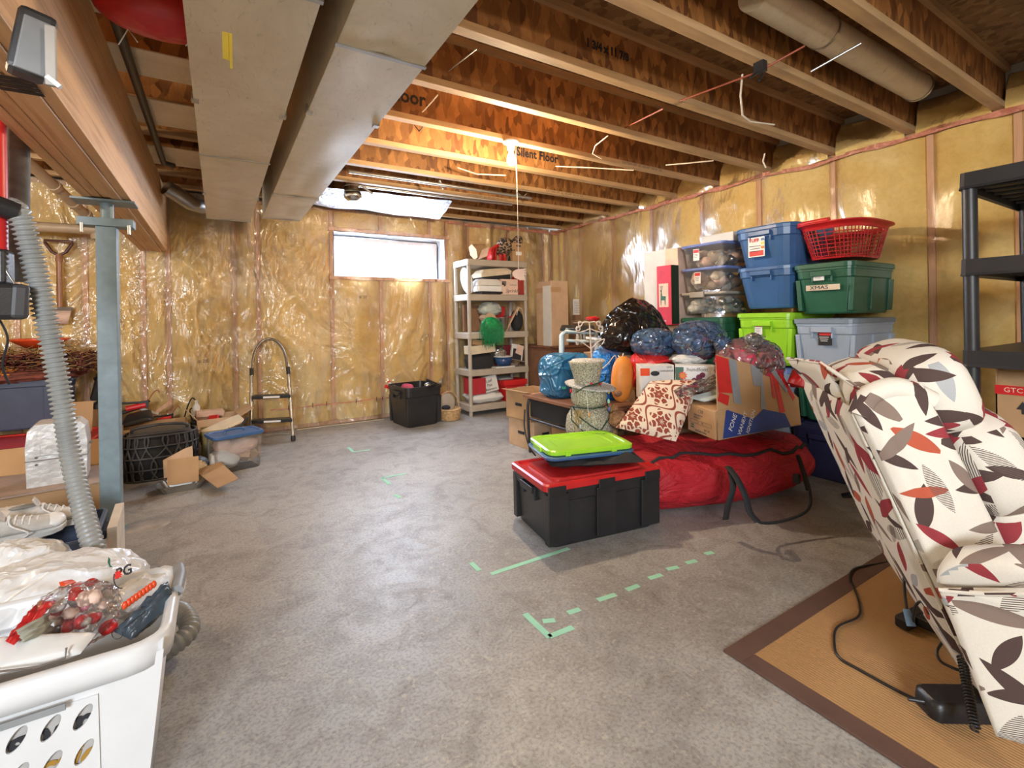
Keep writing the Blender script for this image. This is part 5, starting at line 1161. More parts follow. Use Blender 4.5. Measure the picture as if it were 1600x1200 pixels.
obj('hat_crown', G().lathe([(.078, .37), (.088, .42), (.112, .505), (.118, .518), (.10, .524), (0, .522)], 28), m_sn, sn, rot=(0, -.03, 0)); obj('hat_top', G().lathe([(.113, .519), (.105, .530), (0, .528)], 28), m_brimm, sn)
m_gw = M('green_light_wire', (.015, .05, .03), .5)
R_ = lambda z: .158 if z < .12 else .13
def around(pts): return [V((r*math.cos(a), r*math.sin(a), z)) for a, r, z in pts]
A0 = -PI/2-.55
obj('light_wire', G().tube(around([(A0-1.5, .12, .22), (A0-.9, .16, .15), (A0-.3, .17, .08), (A0+.3, .165, .10), (A0+.9, .155, .17), (A0+1.4, .12, .24)]), .004), m_gw, sn)
obj('light_wire', G().tube(around([(A0-1.2, .12, .23), (A0-.6, .15, .18), (A0-.1, .165, .13), (A0+.5, .17, .07), (A0+1.1, .168, .03)]), .004), m_gw, sn)
obj('light_wire', G().tube(around([(A0-1.5, .125, .225), (A0-.7, .117, .228), (A0, .112, .225), (A0+.8, .115, .23), (A0+1.5, .13, .24)]), .004), m_gw, sn)
obj('light_wire', G().tube([V(q) for q in ((-.17, -.08, .34), (-.13, -.12, .375), (-.06, -.13, .385), (.04, -.12, .40), (.10, -.06, .43))], .005), m_gw, sn)
for (a, r, z), mm in (((A0-.15, .135, .195), m_orange), ((A0+1.0, .14, .215), M('light_violet', (.12, .14, .40), .4)), ((A0-1.1, .15, .05), M('lilac_bulb', (.45, .42, .75), .4)), ((A0-.5, .165, .12), m_sky), ((A0-1.3, .125, .33), m_redbright), ((A0+1.35, .13, .32), m_yellow), ((A0+1.2, .13, .26), m_mint)):
    obj('light_bulb', G().ell((r*math.cos(a), r*math.sin(a), z), (.009, .009, .016), 8, 6), mm, sn)
for x in (-.02, .055): obj('berry', G().ell((x-.02, -.125+.05, .378), (.010, .010, .012), 8, 6), m_redbright, sn)
obj('white_string', G().tube([(-.105, -.10, .35), (-.102, -.115, .19)], .002), m_white, sn)
for s, px in ((-1, -.135), (1, .15)):
    g = G(); rnd = random.Random(s+3)
    for k in range(26): p = V((px+rnd.uniform(-.02, .02), -.06+rnd.uniform(-.03, .03), .02)); g.tube([p, p+V((rnd.uniform(-.03, .03), 0, .1)), p+V((rnd.uniform(-.04, .04)-s*.01, 0, .2))], .0016, 3)
    o = obj('twig_arm', g, m_straw, sn); o['kind'] = 'stuff'
# stack supporting the middle of the heap
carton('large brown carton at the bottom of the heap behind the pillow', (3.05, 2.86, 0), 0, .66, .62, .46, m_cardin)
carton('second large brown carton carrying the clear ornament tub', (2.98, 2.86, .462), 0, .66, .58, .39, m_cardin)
cl = clear_tub('long clear tub of silver and gold baubles below the black garbage bag', (2.70, 2.80, .855), -.30, .42, .26, .13, None, [('ball', m_alu), ('ball', m_white), ('ball', m_chrome), ('ball', M('gold_bauble', (.55, .40, .2), .3, .6)), ('ball', m_tan)], None, 6, nfill=26, fr=.032)
obj('white_rim', G().loft([rr(.41, .25, .04, .118), rr(.445, .285, .05, .118), rr(.445, .285, .05, .134), rr(.41, .25, .04, .134)], (False, False), sm=False), m_paper, cl)
carton('brown carton behind the ornament tub under the garbage bag', (3.02, 2.98, .853), 0, .42, .30, .15, m_cardin)
m_gbag = shiny_film('black_garbage_film', (.012, .009, .008), .16, .8, 5)
gbg = tag(obj('garbage_bag', G().blob((2.814,2.730,1.078), (.42, .22, .205), 31, .16, 1.4, 72, 44, None, None, .9, True, .58, (.05, 0)), m_gbag), 'big glossy black garbage bag on top of the heap by the right wall', 'bag')
obj('gathered_neck', G().loft([[V((2.702,2.505,1.096))+Rt*(r*math.cos(a)*(1+.3*math.cos(5*a)))+V((0, 0, z))+Fd*r*math.sin(a) for a in [k*2*PI/15 for k in range(15)]] for r, z in ((.05, -.08), (.03, -.02), (.012, .03), (.02, .06))], sm=True), m_gbag, gbg)
# pumpkin bag, red basket, boxes
pk = thing('pumpkin_bucket', 'flat orange plastic pumpkin shape right of the bright blue bag', 'decoration')
obj('pumpkin_shell', G().ell((2.457,2.503,0.702), (.085, .06, .165), 20, 14, R3(0, .12, 0), .85), m_orange, pk); obj('pumpkin_lobe', G().ell((2.579,2.522,0.723), (.06, .05, .12), 16, 12, R3(0, -.35, 0)), m_orange, pk); obj('dark_mouth', G().ell((2.368,2.452,0.612), (.03, .02, .022), 12, 8), m_brown, pk)
obj('cord', G().tube([(2.458,2.538,0.865), (2.445,2.488,0.841), (2.468,2.497,0.885)], .004), m_cream, pk)
rbk = thing('red_basket', 'red plastic basket tipped on its side behind the white carton', 'basket')
c0 = V((2.653,2.383,0.730)); ax = (Fd*-.55+V((.25, 0, -.5))).normalized(); e1_ = ax.orthogonal().normalized(); e2_ = ax.cross(e1_)
obj('basket_shell', G().loft([[c0-ax*t_*.16+(e1_*math.cos(a)+e2_*math.sin(a))*r for a in [k*2*PI/24 for k in range(24)]] for t_, r in ((0, .155), (1, .115), (1.05, .05))], (False, True)), m_red, rbk).modifiers.new('s', 'SOLIDIFY').thickness = .006
obj('basket_rim', G().tube([c0+(e1_*math.cos(a)+e2_*math.sin(a))*.158 for a in [k*2*PI/24 for k in range(25)]], .012), m_redbright, rbk)
g = G()
for k in range(24):
    a = k*2*PI/24; obj('basket_slat', G().tube([c0+(e1_*math.cos(a)+e2_*math.sin(a))*.160, c0-ax*.16+(e1_*math.cos(a)+e2_*math.sin(a))*.12], .004, 4), m_redbright, rbk)
def px_carton(label, A, B, top, depth, mat, flap=None, name='white_carton'):
    """carton whose front lower edge runs A-B (3D), height top, going back by depth"""
    A, B = V(A), V(B); w = (B-A).length; rz = math.atan2(B.y-A.y, B.x-A.x); c = (A+B)/2+V((-math.sin(rz), math.cos(rz), 0))*depth/2
    return carton(label, (c.x, c.y, min(A.z, B.z)), rz, w, depth, top, mat, flap, name=name)
mw = px_carton('white carton with an orange square and an oval hand hole behind the pillow', (2.395,2.260,0.591), (2.580,2.146,0.600), .23, .14, m_paper)
obj('orange_square', G().bc((-.085, -.072, .185), (.062, .003, .05)), m_orangered, mw); obj('hand_hole', G().ell((-.018, -.0715, .175), (.03, .004, .017), 14, 8), m_ink, mw); text('UNI', .02, (.075, -.073, .215), (PI/2, 0, 0), m_greyink, mw); text('LAMINIERER', .018, (.055, -.073, .19), (PI/2, 0, 0), m_greyink, mw)
mw2 = px_carton('longer white carton printed with an orange sun and trees beside the first', (2.563,2.121,0.605), (2.771,1.876,0.633), .215, .14, m_white)
w2 = .35
g = obj('green_square', G().bc((-.135, -.0715, .15), (.05, .002, .11)), m_green, mw2)
sun = [(.030*(1 if k % 2 else .62)*math.cos(k*PI/10), .030*(1 if k % 2 else .62)*math.sin(k*PI/10)) for k in range(20)]
obj('sun_print', G().slab([V((-.115+x, -.074, .15+z)) for x, z in sun], .001), m_orangered, mw2); obj('sun_ring', G().cyl((-.115, -.076, .15), (-.115, -.0745, .15), .016, .016, 16), m_orange, mw2)
text('hundfont', .036, (-.025, -.073, .19), (PI/2, 0, 0), m_greyink, mw2)
for x, z, r in ((-.045, .12, .017), (-.015, .14, .020), (.005, .155, .018), (-.025, .115, .016)): obj('tree_print', G().cyl((x, -.072, z), (x, -.0735, z), r, r, 10), m_plum, mw2)
tag(obj('white_cloth', G().blob((2.814,2.202,0.847), (.14, .09, .035), 4, .4, 3), m_paper), 'crumpled white cloth under the blue tinted bags', 'cloth')
# base under the boxes
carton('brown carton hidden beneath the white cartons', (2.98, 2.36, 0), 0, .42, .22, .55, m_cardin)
# bags with clothing
m_bfilm = film('blue_tinted_film', (.20, .42, .80), .26, .12, 1.0, 9, 2.0); m_cfilm = film('crinkled_clear_film', (.97, .94, .93), .10, .14, 1.0, 8, 2.0)
def bag_of(label, cat, c, r, seed, cloth, filmm, zmin=None, neck=None, group=None):
    t = thing('clothes_bag', label, cat); c = V(c)
    obj('cloth', G().blob(c-V((0, 0, r[2]*.10)), tuple(x*.93 for x in r), seed+1, .3, 2.0, 40, 24, zmin), cloth, t)
    obj('film', G().blob(c, r, seed, .14, 1.8, 72, 44, zmin), filmm, t)
    if neck:
        n0 = V(neck); obj('knot', G().blob(n0, (.045, .04, .045), seed+2, .5, 4, 24, 16), filmm, t)
        for k in range(7):
            a = -1+k*.33; d = Rt*math.sin(a)*.09+V((0, 0, math.cos(a)*.05)); obj('pleat', G().tube([n0, n0+d*.5, n0+d], [.008, .012, .004], 5), filmm, t)
    return t
mixc = NT('mixed_clothing'); cc = mixc.coord(); vv = mixc.N('ShaderNodeTexVoronoi'); mixc.L(cc, vv.inputs['Vector']); vv.inputs['Scale'].default_value = 9
sp = mixc.N('ShaderNodeSeparateColor'); mixc.L(vv.outputs['Color'], sp.inputs[0])
m_mixed = mixc.fin(mixc.ramp(sp.outputs[0], [(.1, (.03, .05, .12)), (.4, (.06, .10, .10)), (.6, (.16, .03, .07)), (.85, (.12, .14, .2))]), .8)
bag_of('blue tinted clear bag of dark clothes, left of the two beside the baubles', 'bag', (2.679,2.402,0.957), (.17, .14, .10), 41, m_mixed, m_bfilm)
bag_of('blue tinted clear bag knotted at its right end beside the dark green tote', 'bag', (2.869,2.168,0.980), (.20, .15, .125), 47, m_mixed, m_bfilm, None, (2.782,1.928,0.961))
bag_of('clear bag of maroon clothes in front of the lime green tote', 'bag', (2.948,1.849,0.836), (.25, .17, .155), 53, m_maroon, m_cfilm, None, (2.864,1.760,0.980))
tag(obj('cherry_bag', G().pad((2.412,2.015,0.682), (2.389,1.958,0.644), (2.712,1.795,0.744), (2.707,1.880,0.760), .05, 16, .35, seed=6, wr=.04), m_cfilm), 'long thin clear bag with red cherries print across the taped carton', 'bag')
ch = thing('cherry_sprig', 'dark red glass cherries inside the thin clear bag', 'decoration')
rnd = random.Random(8)
for k in range(22):
    u = rnd.random(); p = V((2.408,1.982,0.671)).lerp(V((2.687,1.857,0.740)), u)+V((0, 0, rnd.uniform(-.02, .02))); obj('cherry', G().ell(p, (.011, .011, .011), 8, 6), m_maroon if k % 3 else m_plum, ch)
tag(obj('cherry_box', G().slab([(2.475,1.941,0.646), (2.746,1.809,0.716), (2.678,1.757,0.669), (2.488,1.851,0.633)], .01), M('pale_blue_print', (.50, .60, .62), .5)), 'pale blue printed card under the cherries', 'card')
# taped carton on the duffel bag
tc_ = thing('taped_carton', 'brown carton patched with red and grey tape lying on the red duffel bag', 'box')
A_, B_, C_ = V((2.402,1.715,0.435)), V((2.487,1.969,0.438)), V((3.130,1.620,0.444))
h1 = .165
D_v = (C_-A_); D_v.z = 0; D_v.normalize(); 
obj('left_box', G().hexa([B_, A_, A_+D_v*.13, B_+D_v*.13, B_+V((0, 0, h1)), A_+V((0, 0, h1)), A_+D_v*.13+V((0, 0, h1+.01)), B_+D_v*.13+V((0, 0, h1+.01))]), m_card, tc_, bev=.004)
bk_ = (B_-A_)
f1, f2, f5 = V((2.397,1.695,0.440)), V((3.106,1.599,0.459)), V((2.678,1.710,0.740))
nb = (f2-f1).cross(f5-f1).normalized()
obj('right_box', G().hexa([A_+D_v*.02+V((0, 0, .004)), C_, C_+bk_*.8, A_+D_v*.02+bk_*.9, A_+D_v*.06+V((0, 0, .15)), C_+V((-.02, 0, .12)), C_+bk_*.8+V((0, 0, .13)), A_+D_v*.06+bk_*.9+V((0, 0, .15))]), m_card, tc_)
O_ = f1; U_ = (f2-f1).normalized(); N_ = -nb if nb.dot(Fd) > 0 else nb; W_v = N_.cross(U_)*-1
if W_v.z < 0: W_v = -W_v
def FP(a, b, e=.004): return O_+U_*a+W_v*b+N_*e
def strip(nm, q, mat, e=.007): return obj(nm, G().slab([FP(a, b, e) for a, b in q], .001), mat, tc_)
Lf = (f2-f1).length
def PX(px, py):  # pixel on the flap plane
    return None
s_ = Lf/134.0
def q2(px, py): # picture offsets measured on the flap, along and up
    return ((px-1122)*s_*.985, (688-(px-1122)*.197-py)*s_*1.03)
def stp(nm, pts, mat, e=.007): return strip(nm, [q2(*p) for p in pts], mat, e)
obj('front_flap', G().slab([FP(*q2(*p), 0) for p in ((1122,688), (1254,662), (1259,632), (1222,604), (1165,599), (1140,597), (1131,640))], .004), m_card, tc_)
stp('blue_panel', [(1128,686), (1140,655), (1178,662), (1196,650), (1230,652), (1236,666), (1170,678)], M('printed_blue', (.02, .05, .24), .5))
stp('red_tape', [(1133,638), (1138,598), (1156,600), (1153,637)], m_redbright, .009); stp('red_tape', [(1129,647), (1134,638), (1148,640), (1143,651)], m_redbright, .010)
stp('grey_tape', [(1153,647), (1157,600), (1168,600), (1164,648)], m_duct, .009); stp('grey_tape', [(1188,625), (1189,602), (1206,603), (1203,625)], m_duct, .009); stp('grey_tape', [(1192,650), (1200,622), (1206,604), (1200,650)], m_duct, .010)
stp('red_tape', [(1215,636), (1217,608), (1221,608), (1219,637)], m_redbright, .009); stp('red_tape', [(1222,652), (1221,608), (1228,610), (1230,650)], m_redbright, .010)
stp('red_tape', [(1238,620), (1232,606), (1238,607), (1252,632), (1248,636)], m_redbright, .009); stp('grey_tape', [(1212,598), (1222,596), (1242,625), (1238,628)], m_duct, .011)
ux = math.atan2(U_.y, U_.x)
fm = Matrix((U_, W_v, N_)).transposed().to_euler()
def ftext(s, size, p, rotz=0, mat=m_white):
    return text(s, size, FP(*q2(*p), .010), (Matrix((U_, W_v, N_)).transposed() @ Matrix.Rotation(rotz, 3, 'Z')).to_euler(), mat, tc_)
ftext('FONE', .042, (1146,668), .95); ftext('VIANEXT', .036, (1160,668), .95); ftext('IGNITION', .034, (1173,665), .95)
Ux = (A_-B_); Ux.z = 0; Ux.normalize(); Nn = Ux.cross(V((0, 0, 1))); LM = Matrix((Ux, V((0, 0, 1)), Nn)).transposed().to_euler()
mid = lambda f_, z_: B_.lerp(A_, f_)+V((0, 0, z_))+Nn*.003
for s, sz, f_, z_, mm in (('C10', .030, .5, .135, m_greyink), ('MAR-BEST-A', .015, .42, .110, m_greyink), ('MATERIALS', .013, .38, .094, m_greyink), ('1      24', .014, .5, .068, m_greyink), ('NO. 100', .014, .72, .034, m_greyink), ('MADE IN CHINA', .015, .5, .016, m_greyink), ('G.W.', .015, .2, .045, m_green), ('N.W.', .015, .2, .030, m_green)):
    text(s, sz, mid(f_, z_), LM, mm, tc_)
for a, b in (((.12, .058), (.88, .058)), ((.12, .078), (.88, .078)), ((.12, .058), (.12, .078)), ((.88, .058), (.88, .078))):
    obj('print_line', G().tube([mid(*a), mid(*b)], .0009, 4), m_greyink, tc_)
# pillow
pw = tag(obj('throw_pillow', G().pad((2.061,2.160,0.471), (2.259,1.874,0.416), (2.631,1.974,0.732), (2.413,2.202,0.719), .11, 26, .42, seed=2, wr=.012), m_damask, uv=[(V((2.259,1.874,0.416))-V((2.061,2.160,0.471))), (V((2.413,2.202,0.719))-V((2.061,2.160,0.471))), (V((2.259,1.874,0.416))-V((2.061,2.160,0.471))).cross(V((2.413,2.202,0.719))-V((2.061,2.160,0.471)))]),
    'cream throw pillow with a russet damask pattern resting on the red duffel bag', 'pillow')
tag(obj('teddy_fur', G().blob((2.167,2.248,0.493), (.06, .05, .05), 6, .3, 5), M('brown_plush', (.30, .15, .07), .9, var=.4, ns=40, b=.8, bs=120)), 'tuft of brown plush fur beside the snowman', 'plush toy')
# red duffel bag
m_duf = NT('red_nylon'); cc = m_duf.coord(); nn = m_duf.noise(m_duf.coord(scale=(1, 1, 1.8)), 3.2, 4, .55, 2.4); m_duf = m_duf.fin((.43, .016, .026), .55, 0, m_duf.bump(nn, .8, .05), .35)
db = thing('duffel_bag', 'long red nylon duffel bag with black straps lying on the floor behind the black tote', 'bag')
P0, P1 = V((1.95, 2.22, 0)), V((3.27, 1.76, 0)); dv = (P1-P0).normalized(); pv_ = V((-dv.y, dv.x, 0)); rings = []
prof = [(0, .05, .10), (.02, .22, .28), (.07, .29, .345), (.18, .33, .37), (.32, .35, .36), (.47, .345, .345), (.62, .33, .36), (.76, .30, .385), (.88, .29, .385), (.96, .24, .35), (1.0, .19, .29), (1.01, .05, .12)]
fine = []
for i in range(len(prof)-1):
    for k in range(5):
        f_ = k/5; fine.append(tuple(prof[i][q]*(1-f_)+prof[i+1][q]*f_ for q in range(3)))
fine.append(prof[-1])
for s, hw_, ht in fine:
    c = P0.lerp(P1, s); lift = .0 if s < .72 else .10*((s-.72)/.28)**1.5
    ring = []
    for k in range(36):
        a = k*2*PI/36; sg = lambda x, p: math.copysign(abs(x)**p, x)
        y = hw_*sg(math.cos(a), .8); z = ht/2+ht/2*sg(math.sin(a), .8)
        nz = .05*mn.noise(V((s*5, y*4, z*6)))+.022*mn.noise(V((s*16+z*9, y*8, z*12)))
        q = c+pv_*(y*(1+nz*1.2))+V((0, 0, max(0.004, z*(1-lift/ht*.4)+lift*(1-z/ht*.6)+nz*.35*z/ht*2)))
        ring.append(q)
    rings.append(ring)
obj('bag_body', G().loft(rings), m_duf, db)
def onbag(s, a, off=.008):
    i = min(len(fine)-1, max(0, int(round(s*(len(fine)-1))))); k = int(a/(2*PI)*36) % 36; c = P0.lerp(P1, fine[i][0]); p = rings[i][k]
    d = (p-c-V((0, 0, .18))).normalized(); return p+d*off
ang = [1.36*PI+.0]*1
zip_ = [onbag(s, (1.30+.10*math.sin(s*9))*PI*1.0 if False else PI*(.78+.06*math.sin(s*12)), .004) for s in [.05+.04*k for k in range(22)]]
obj('zipper', G().tube(zip_, .010, 6), m_blackcloth, db)
def strapmesh(pts, w, par, nm):
    pts = bez(pts, 6); g = G(); vs = []
    for p in pts: vs += [p+dv*w/2, p-dv*w/2]
    g.add(vs, [(2*i, 2*i+1, 2*i+3, 2*i+2) for i in range(len(pts)-1)], True); o = obj(nm, g, m_blackcloth, par); o.modifiers.new('s', 'SOLIDIFY').thickness = .003; return o
strapmesh([(2.269,1.539,0.351), (2.211,1.481,0.279), (2.188,1.495,0.182), (2.212,1.527,0.094)], .035, db, 'strap')
strapmesh([(2.257,1.546,0.358), (2.205,1.461,0.334), (2.207,1.413,0.252), (2.206,1.390,0.181), (2.221,1.357,0.139)], .035, db, 'strap')
obj('loop_strap', G().tube(bez([(2.206,1.390,0.181), (2.311,1.396,0.101), (2.471,1.356,0.093), (2.613,1.327,0.123), (2.689,1.351,0.188), (2.828,1.453,0.256), (2.949,1.543,0.298)], 8), .008, 6), m_blackcloth, db)
obj('loop_strap', G().tube(bez([(2.942,1.547,0.298), (2.878,1.493,0.255), (2.740,1.390,0.183)], 6), .010, 6), m_blackcloth, db)
obj('side_buckle', G().bc((2.793,1.475,0.209), (.03, .03, .05)), m_black, db)
# black and red tote with lids on top
ft_ = tote('large black tote with a red lid on the floor in front of the duffel bag', (1.735, 2.075, 0), -.155, .70, .44, .335, m_black, m_red, ribs=3, r=.03, taper=.90, bold=.022)
for x in (-.29, 0, .29): obj('lid_clip', G().bc((x, -.222, .29), (.10, .016, .05)), m_black, ft_, bev=.004)
tag(obj('black_cloth_bag', G().pad((1.47, 2.02, .372), (1.93, 1.80, .372), (2.07, 2.09, .375), (1.60, 2.35, .372), .032, 22, .3, seed=8, wr=.035), m_blackcloth), 'folded black fabric bag lying between the red tote lid and the blue lid', 'bag')
bl = thing('tote_lid', 'dark blue tote lid under the lime green lid', 'lid', (1.75, 2.13, .398), -.27)
obj('panel', G().loft([rr(.52, .37, .06, 0), rr(.53, .38, .065, .012), rr(.50, .35, .06, .016)], sm=False), m_blue, bl, bev=.002)
ll = thing('tote_lid', 'lime green tote lid lying on top of the black tote', 'lid', (1.765, 2.145, .416), -.27)
obj('panel', G().loft([rr(.50, .355, .05, 0), rr(.51, .365, .055, .004), rr(.51, .365, .055, .022), rr(.49, .345, .05, .028), rr(.45, .30, .045, .028), rr(.44, .29, .045, .022), rr(.34, .21, .03, .022), rr(.32, .19, .03, .017), (rr(.2, .1, .03, .017))], sm=False), m_lime, ll)
for sx in (-1, 1): obj('lid_latch', G().bc((sx*.255, 0, .006), (.02, .12, .03)), m_lime, ll, bev=.004)
for x in (-.15, .12): obj('lid_tab', G().bc((x, -.184, .008), (.03, .008, .022)), m_lime, ll)

# ================================================================ RIGHT SIDE: stacks along the wall
X0 = 3.50
G1 = 'stacked totes against the right wall'
tote('dark navy tote on the floor at the bottom of the nearest stack', (X0+.32, 1.69, 0), 0, .64, .42, .385, m_navy, m_navy, ribs=3)
tote('dark green tote between the navy and the light grey tote', (X0+.32, 1.67, .395), 0, .60, .37, .335, m_green, m_green, ribs=3)
tote('light blue grey tote with a slate lid below the green tote marked in pencil', (X0+.335, 1.67, .745), 0, .66, .39, .375, m_greyblue, m_greylid, ribs=3, sticker=('-x', -.02, .235, 'dark'))
gx = tote('dark green tote with an XMAS tape label under the red laundry basket', (X0+.335, 1.665, 1.145), 0, .66, .38, .355, m_green, m_green, ribs=3, sticker=('-x', .02, .255, 'small'))
mt_ = obj('masking_tape', G().box(-.3245, -.11, .160, -.3225, .105, .197), m_cream, gx, label='masking tape strip'); 
text('XMAS', .035, (-.3260, .02, .178), (PI/2, 0, -PI/2), m_ink, mt_, sx=1.3)
# red laundry basket, open lattice
rl = thing('laundry_basket', 'red plastic lattice laundry basket on the stack of totes by the right wall', 'basket', (X0+.345, 1.665, 1.527))
def rbp(a, z, o=0):
    f_ = z/.245; w = (.40+.14*f_)/2*1.13+o; d = (.29+.10*f_)/2*1.1+o; sg = lambda x: math.copysign(abs(x)**.62, x)
    return V((w*sg(math.cos(a)), d*sg(math.sin(a)), z))
NB = 48
for k in range(NB):
    a = k*2*PI/NB; obj('upright_slat', G().tube([rbp(a, .005), rbp(a, .21)], .0038, 4), m_red, rl)
for q in range(8): obj('ring_slat', G().tube([rbp(k*2*PI/48, .02+.026*q) for k in range(49)], .0036, 4), m_red, rl)
obj('rim', G().loft([[rbp(k*2*PI/48, z, o) for k in range(48)] for z, o in ((.205, .002), (.24, .006), (.246, .028), (.238, .030), (.236, .012), (.205, -.003))], (False, False)), m_redbright, rl)
obj('base', G().loft([[rbp(k*2*PI/48, z) for k in range(48)] for z in (0, .012)]), m_red, rl)
obj('handle_lip', G().tube([rbp(a, .246, .016)+V((0, 0, .008)) for a in [2.5+.08*k for k in range(10)]], .016, 8), m_redbright, rl)
# second stack
tote('pale grey tote at the bottom of the stack with the blue totes', (X0+.34, 2.13, 0), 0, .64, .42, .37, m_greyblue, m_greylid, ribs=3)
tote('blue grey tote just under the lime green tote', (X0+.34, 2.12, .385), 0, .64, .42, .365, m_greyblue, m_bluelid, ribs=3)
tote('bright lime green tote under the two large blue totes', (X0+.335, 2.09, .765), 0, .66, .43, .40, m_lime, m_lime, ribs=3, sticker=('-x', .03, .27, 'tall'))
tote('lower of the two large blue open totes', (X0+.36, 2.095, 1.192), 0, .70, .47, .32, m_blue, None, open_=True, ribs=0, r=.10, taper=.80)
tu = tote('upper large blue open tote with a white price label', (X0+.345, 2.09, 1.47), 0, .70, .49, .345, m_blue, None, open_=True, ribs=0, r=.11, taper=.80, sticker=('-x', .03, .19, 'tuff'))
tag(obj('folded_tarp', G().blob((X0+.30, 1.86, 1.66), (.07, .035, .10), 4, .2, 2), M('dark_blue_cloth', (.015, .03, .06), .6)), 'dark bundle wedged between the blue tote and the red basket', 'bundle')
# third stack: clear tubs on a green tote
tote('brown grey tote under the small dark green tote', (X0+.32, 2.66, 0), 0, .60, .44, .36, m_dgrey, m_dgrey, ribs=3)
tote('charcoal tote second from the floor in the clear tub stack', (X0+.32, 2.66, .375), 0, .60, .44, .34, m_dgrey, m_dgrey, ribs=3)
tote('dark green tote directly under the clear ornament tubs', (X0+.32, 2.64, .73), 0, .60, .43, .405, m_green, m_green, ribs=3, sticker=('-x', .0, .31, 'small'))
orn = [('ball', m_white), ('ball', m_alu), ('ball', M('ice_blue_bauble', (.15, .35, .48), .3)), ('ball', m_chrome), ('rag', m_white), ('ball', m_sky)]
mixd = [('ball', m_white), ('rag', m_ppink), ('box', m_paper), ('ball', m_chrome), ('rag', m_tan), ('box', m_cream)]
GC = 'clear ornament tubs stacked by the right wall'
t1 = clear_tub('lowest clear tub full of silver and ice blue baubles', (X0+.28, 2.64, 1.16), 0, .50, .44, .185, M('beige_lid', (.40, .36, .30), .5), orn, GC, 3, nfill=70, fr=.034)
obj('front_latch', G().bc((-.262, .03, .165), (.02, .14, .05)), M('beige_latch', (.36, .32, .27), .5), t1, bev=.004)
clear_tub('middle clear tub with a blue lid and white ornaments', (X0+.27, 2.63, 1.35), 0, .48, .43, .205, m_bluelid, mixd, GC, 5, sticker=(.04, .12), nfill=55)
clear_tub('top clear tub with a blue lid carrying a flat white box', (X0+.27, 2.63, 1.56), 0, .48, .43, .20, m_bluelid, mixd, GC, 9, sticker=(.05, .11), nfill=45)
carton('flat white box on top of the clear tub stack', (X0+.24, 2.55, 1.764), .0, .20, .30, .075, m_paper, name='white_carton')
# boxes left of the stacks
tag(obj('plywood_sheet', G().box(X0+.36, 3.0, .0, X0+.38, 3.5, 1.0), m_card), 'brown board standing behind the tall white carton', 'board')
carton('brown carton under the red box with the deer picture', (X0+.18, 3.02, 0), 0, .36, .30, 1.06, m_card)
tw = thing('tall_carton', 'tall plain white carton against the right wall left of the tubs', 'box', (X0+.20, 3.14, 1.062))
obj('body', G().box(-.16, -.26, 0, .16, .14, .70), m_ppink, tw, bev=.004); obj('side_panel', G().box(-.164, -.12, 0, -.161, .14, .70), m_paper, tw); obj('top_band', G().box(-.164, -.26, .60, -.161, -.12, .70), m_cream, tw)
rd = thing('red_gift_box', 'narrow red box with a green deer picture leaning against the white carton', 'box', (X0-.05, 2.93, 1.066))
obj('body', G().box(-.05, -.085, 0, .05, .075, .53), M('crimson_card', (.55, .02, .05), .5), rd, bev=.003); obj('green_side', G().box(-.045, -.087, .01, .05, -.0855, .53), M('dark_green_card', (.01, .03, .015), .6), rd)
obj('pale_panel', G().box(-.0525, -.055, .16, -.0508, .050, .37), m_ppink, rd)
dx = -.0535
deer = [(.03, .175), (.024, .175), (.022, .22), (-.012, .22), (-.016, .175), (-.022, .175), (-.026, .235), (-.030, .255), (.012, .26), (.018, .30), (.016, .318), (.034, .312), (.036, .304), (.028, .296), (.032, .24)]
obj('deer_print', G().add([(dx, y, z) for y, z in deer], [tuple(range(len(deer)))]), m_green, rd).modifiers.new('s', 'SOLIDIFY').thickness = .0008
for pts in ([(.02, .315), (.012, .335), (.0, .345)], [(.02, .315), (.026, .335), (.036, .35)], [(.012, .335), (.014, .352)], [(.026, .335), (.02, .350)]): obj('antler_print', G().tube([V((dx, y, z)) for y, z in pts], .0016, 4), m_green, rd)
text('HOME', .02, (-.0515, 0, .035), (PI/2, 0, -PI/2), m_white, rd)
# loose red bag and light tub near the maroon bag
tag(obj('red_pouch', G().pad((2.987,1.625,0.727), (3.042,1.533,0.697), (3.187,1.620,0.760), (3.118,1.663,0.794), .08, 14, .4, seed=9, wr=.03), m_redbright), 'bright red cloth pouch below the light grey tote', 'pouch')

# ---------------------------------------------------------------- black shelf unit
BX, BY, BW, BD = 2.80, .76, .92, .46
bs = thing('black_shelving', 'black plastic shelf unit at the right edge of the picture', 'shelf', (BX, BY-BD, 0))
m_bsh = M('matt_black_plastic', (.022, .022, .025), .42, b=.1, bs=150)
for z in (.20, .59, .975, 1.375, 1.755):
    s_ = obj('shelf_board', G().loft([rr(BW, BD, .02, z-.072, 3, BW/2, BD/2), rr(BW+.012, BD+.012, .025, z-.072, 3, BW/2, BD/2), rr(BW+.004, BD+.004, .02, z-.060, 3, BW/2, BD/2), rr(BW, BD, .02, z, 3, BW/2, BD/2)], (False, True), sm=False).box(.01, .01, z-.03, BW-.01, BD-.01, z-.02), m_bsh, bs)
    for k in range(7): obj('underside_rib', G().tube(bez([(.04+BW*.13*k, .02, z-.045), (.04+BW*.13*k+.03, BD/2, z-.045), (.04+BW*.13*k, BD-.02, z-.045)], 4), .008, 4), m_dgrey, s_)
for x in (.028, BW-.028):
    for y in (.028, BD-.028): obj('post', G().cyl((x, y, 0), (x, y, 1.70), .026, .026, 18), m_bsh, bs)
cb2 = carton('open brown carton with a red band on the black shelf behind the recliner', (3.14, .54, .592), 0, .36, .30, .22, m_card, flaps=[('x-', 1.9, .14), ('y+', 1.6, .12)])
obj('red_band', G().box(-.1825, -.152, .185, -.1805, .152, .225), m_redbright, cb2)
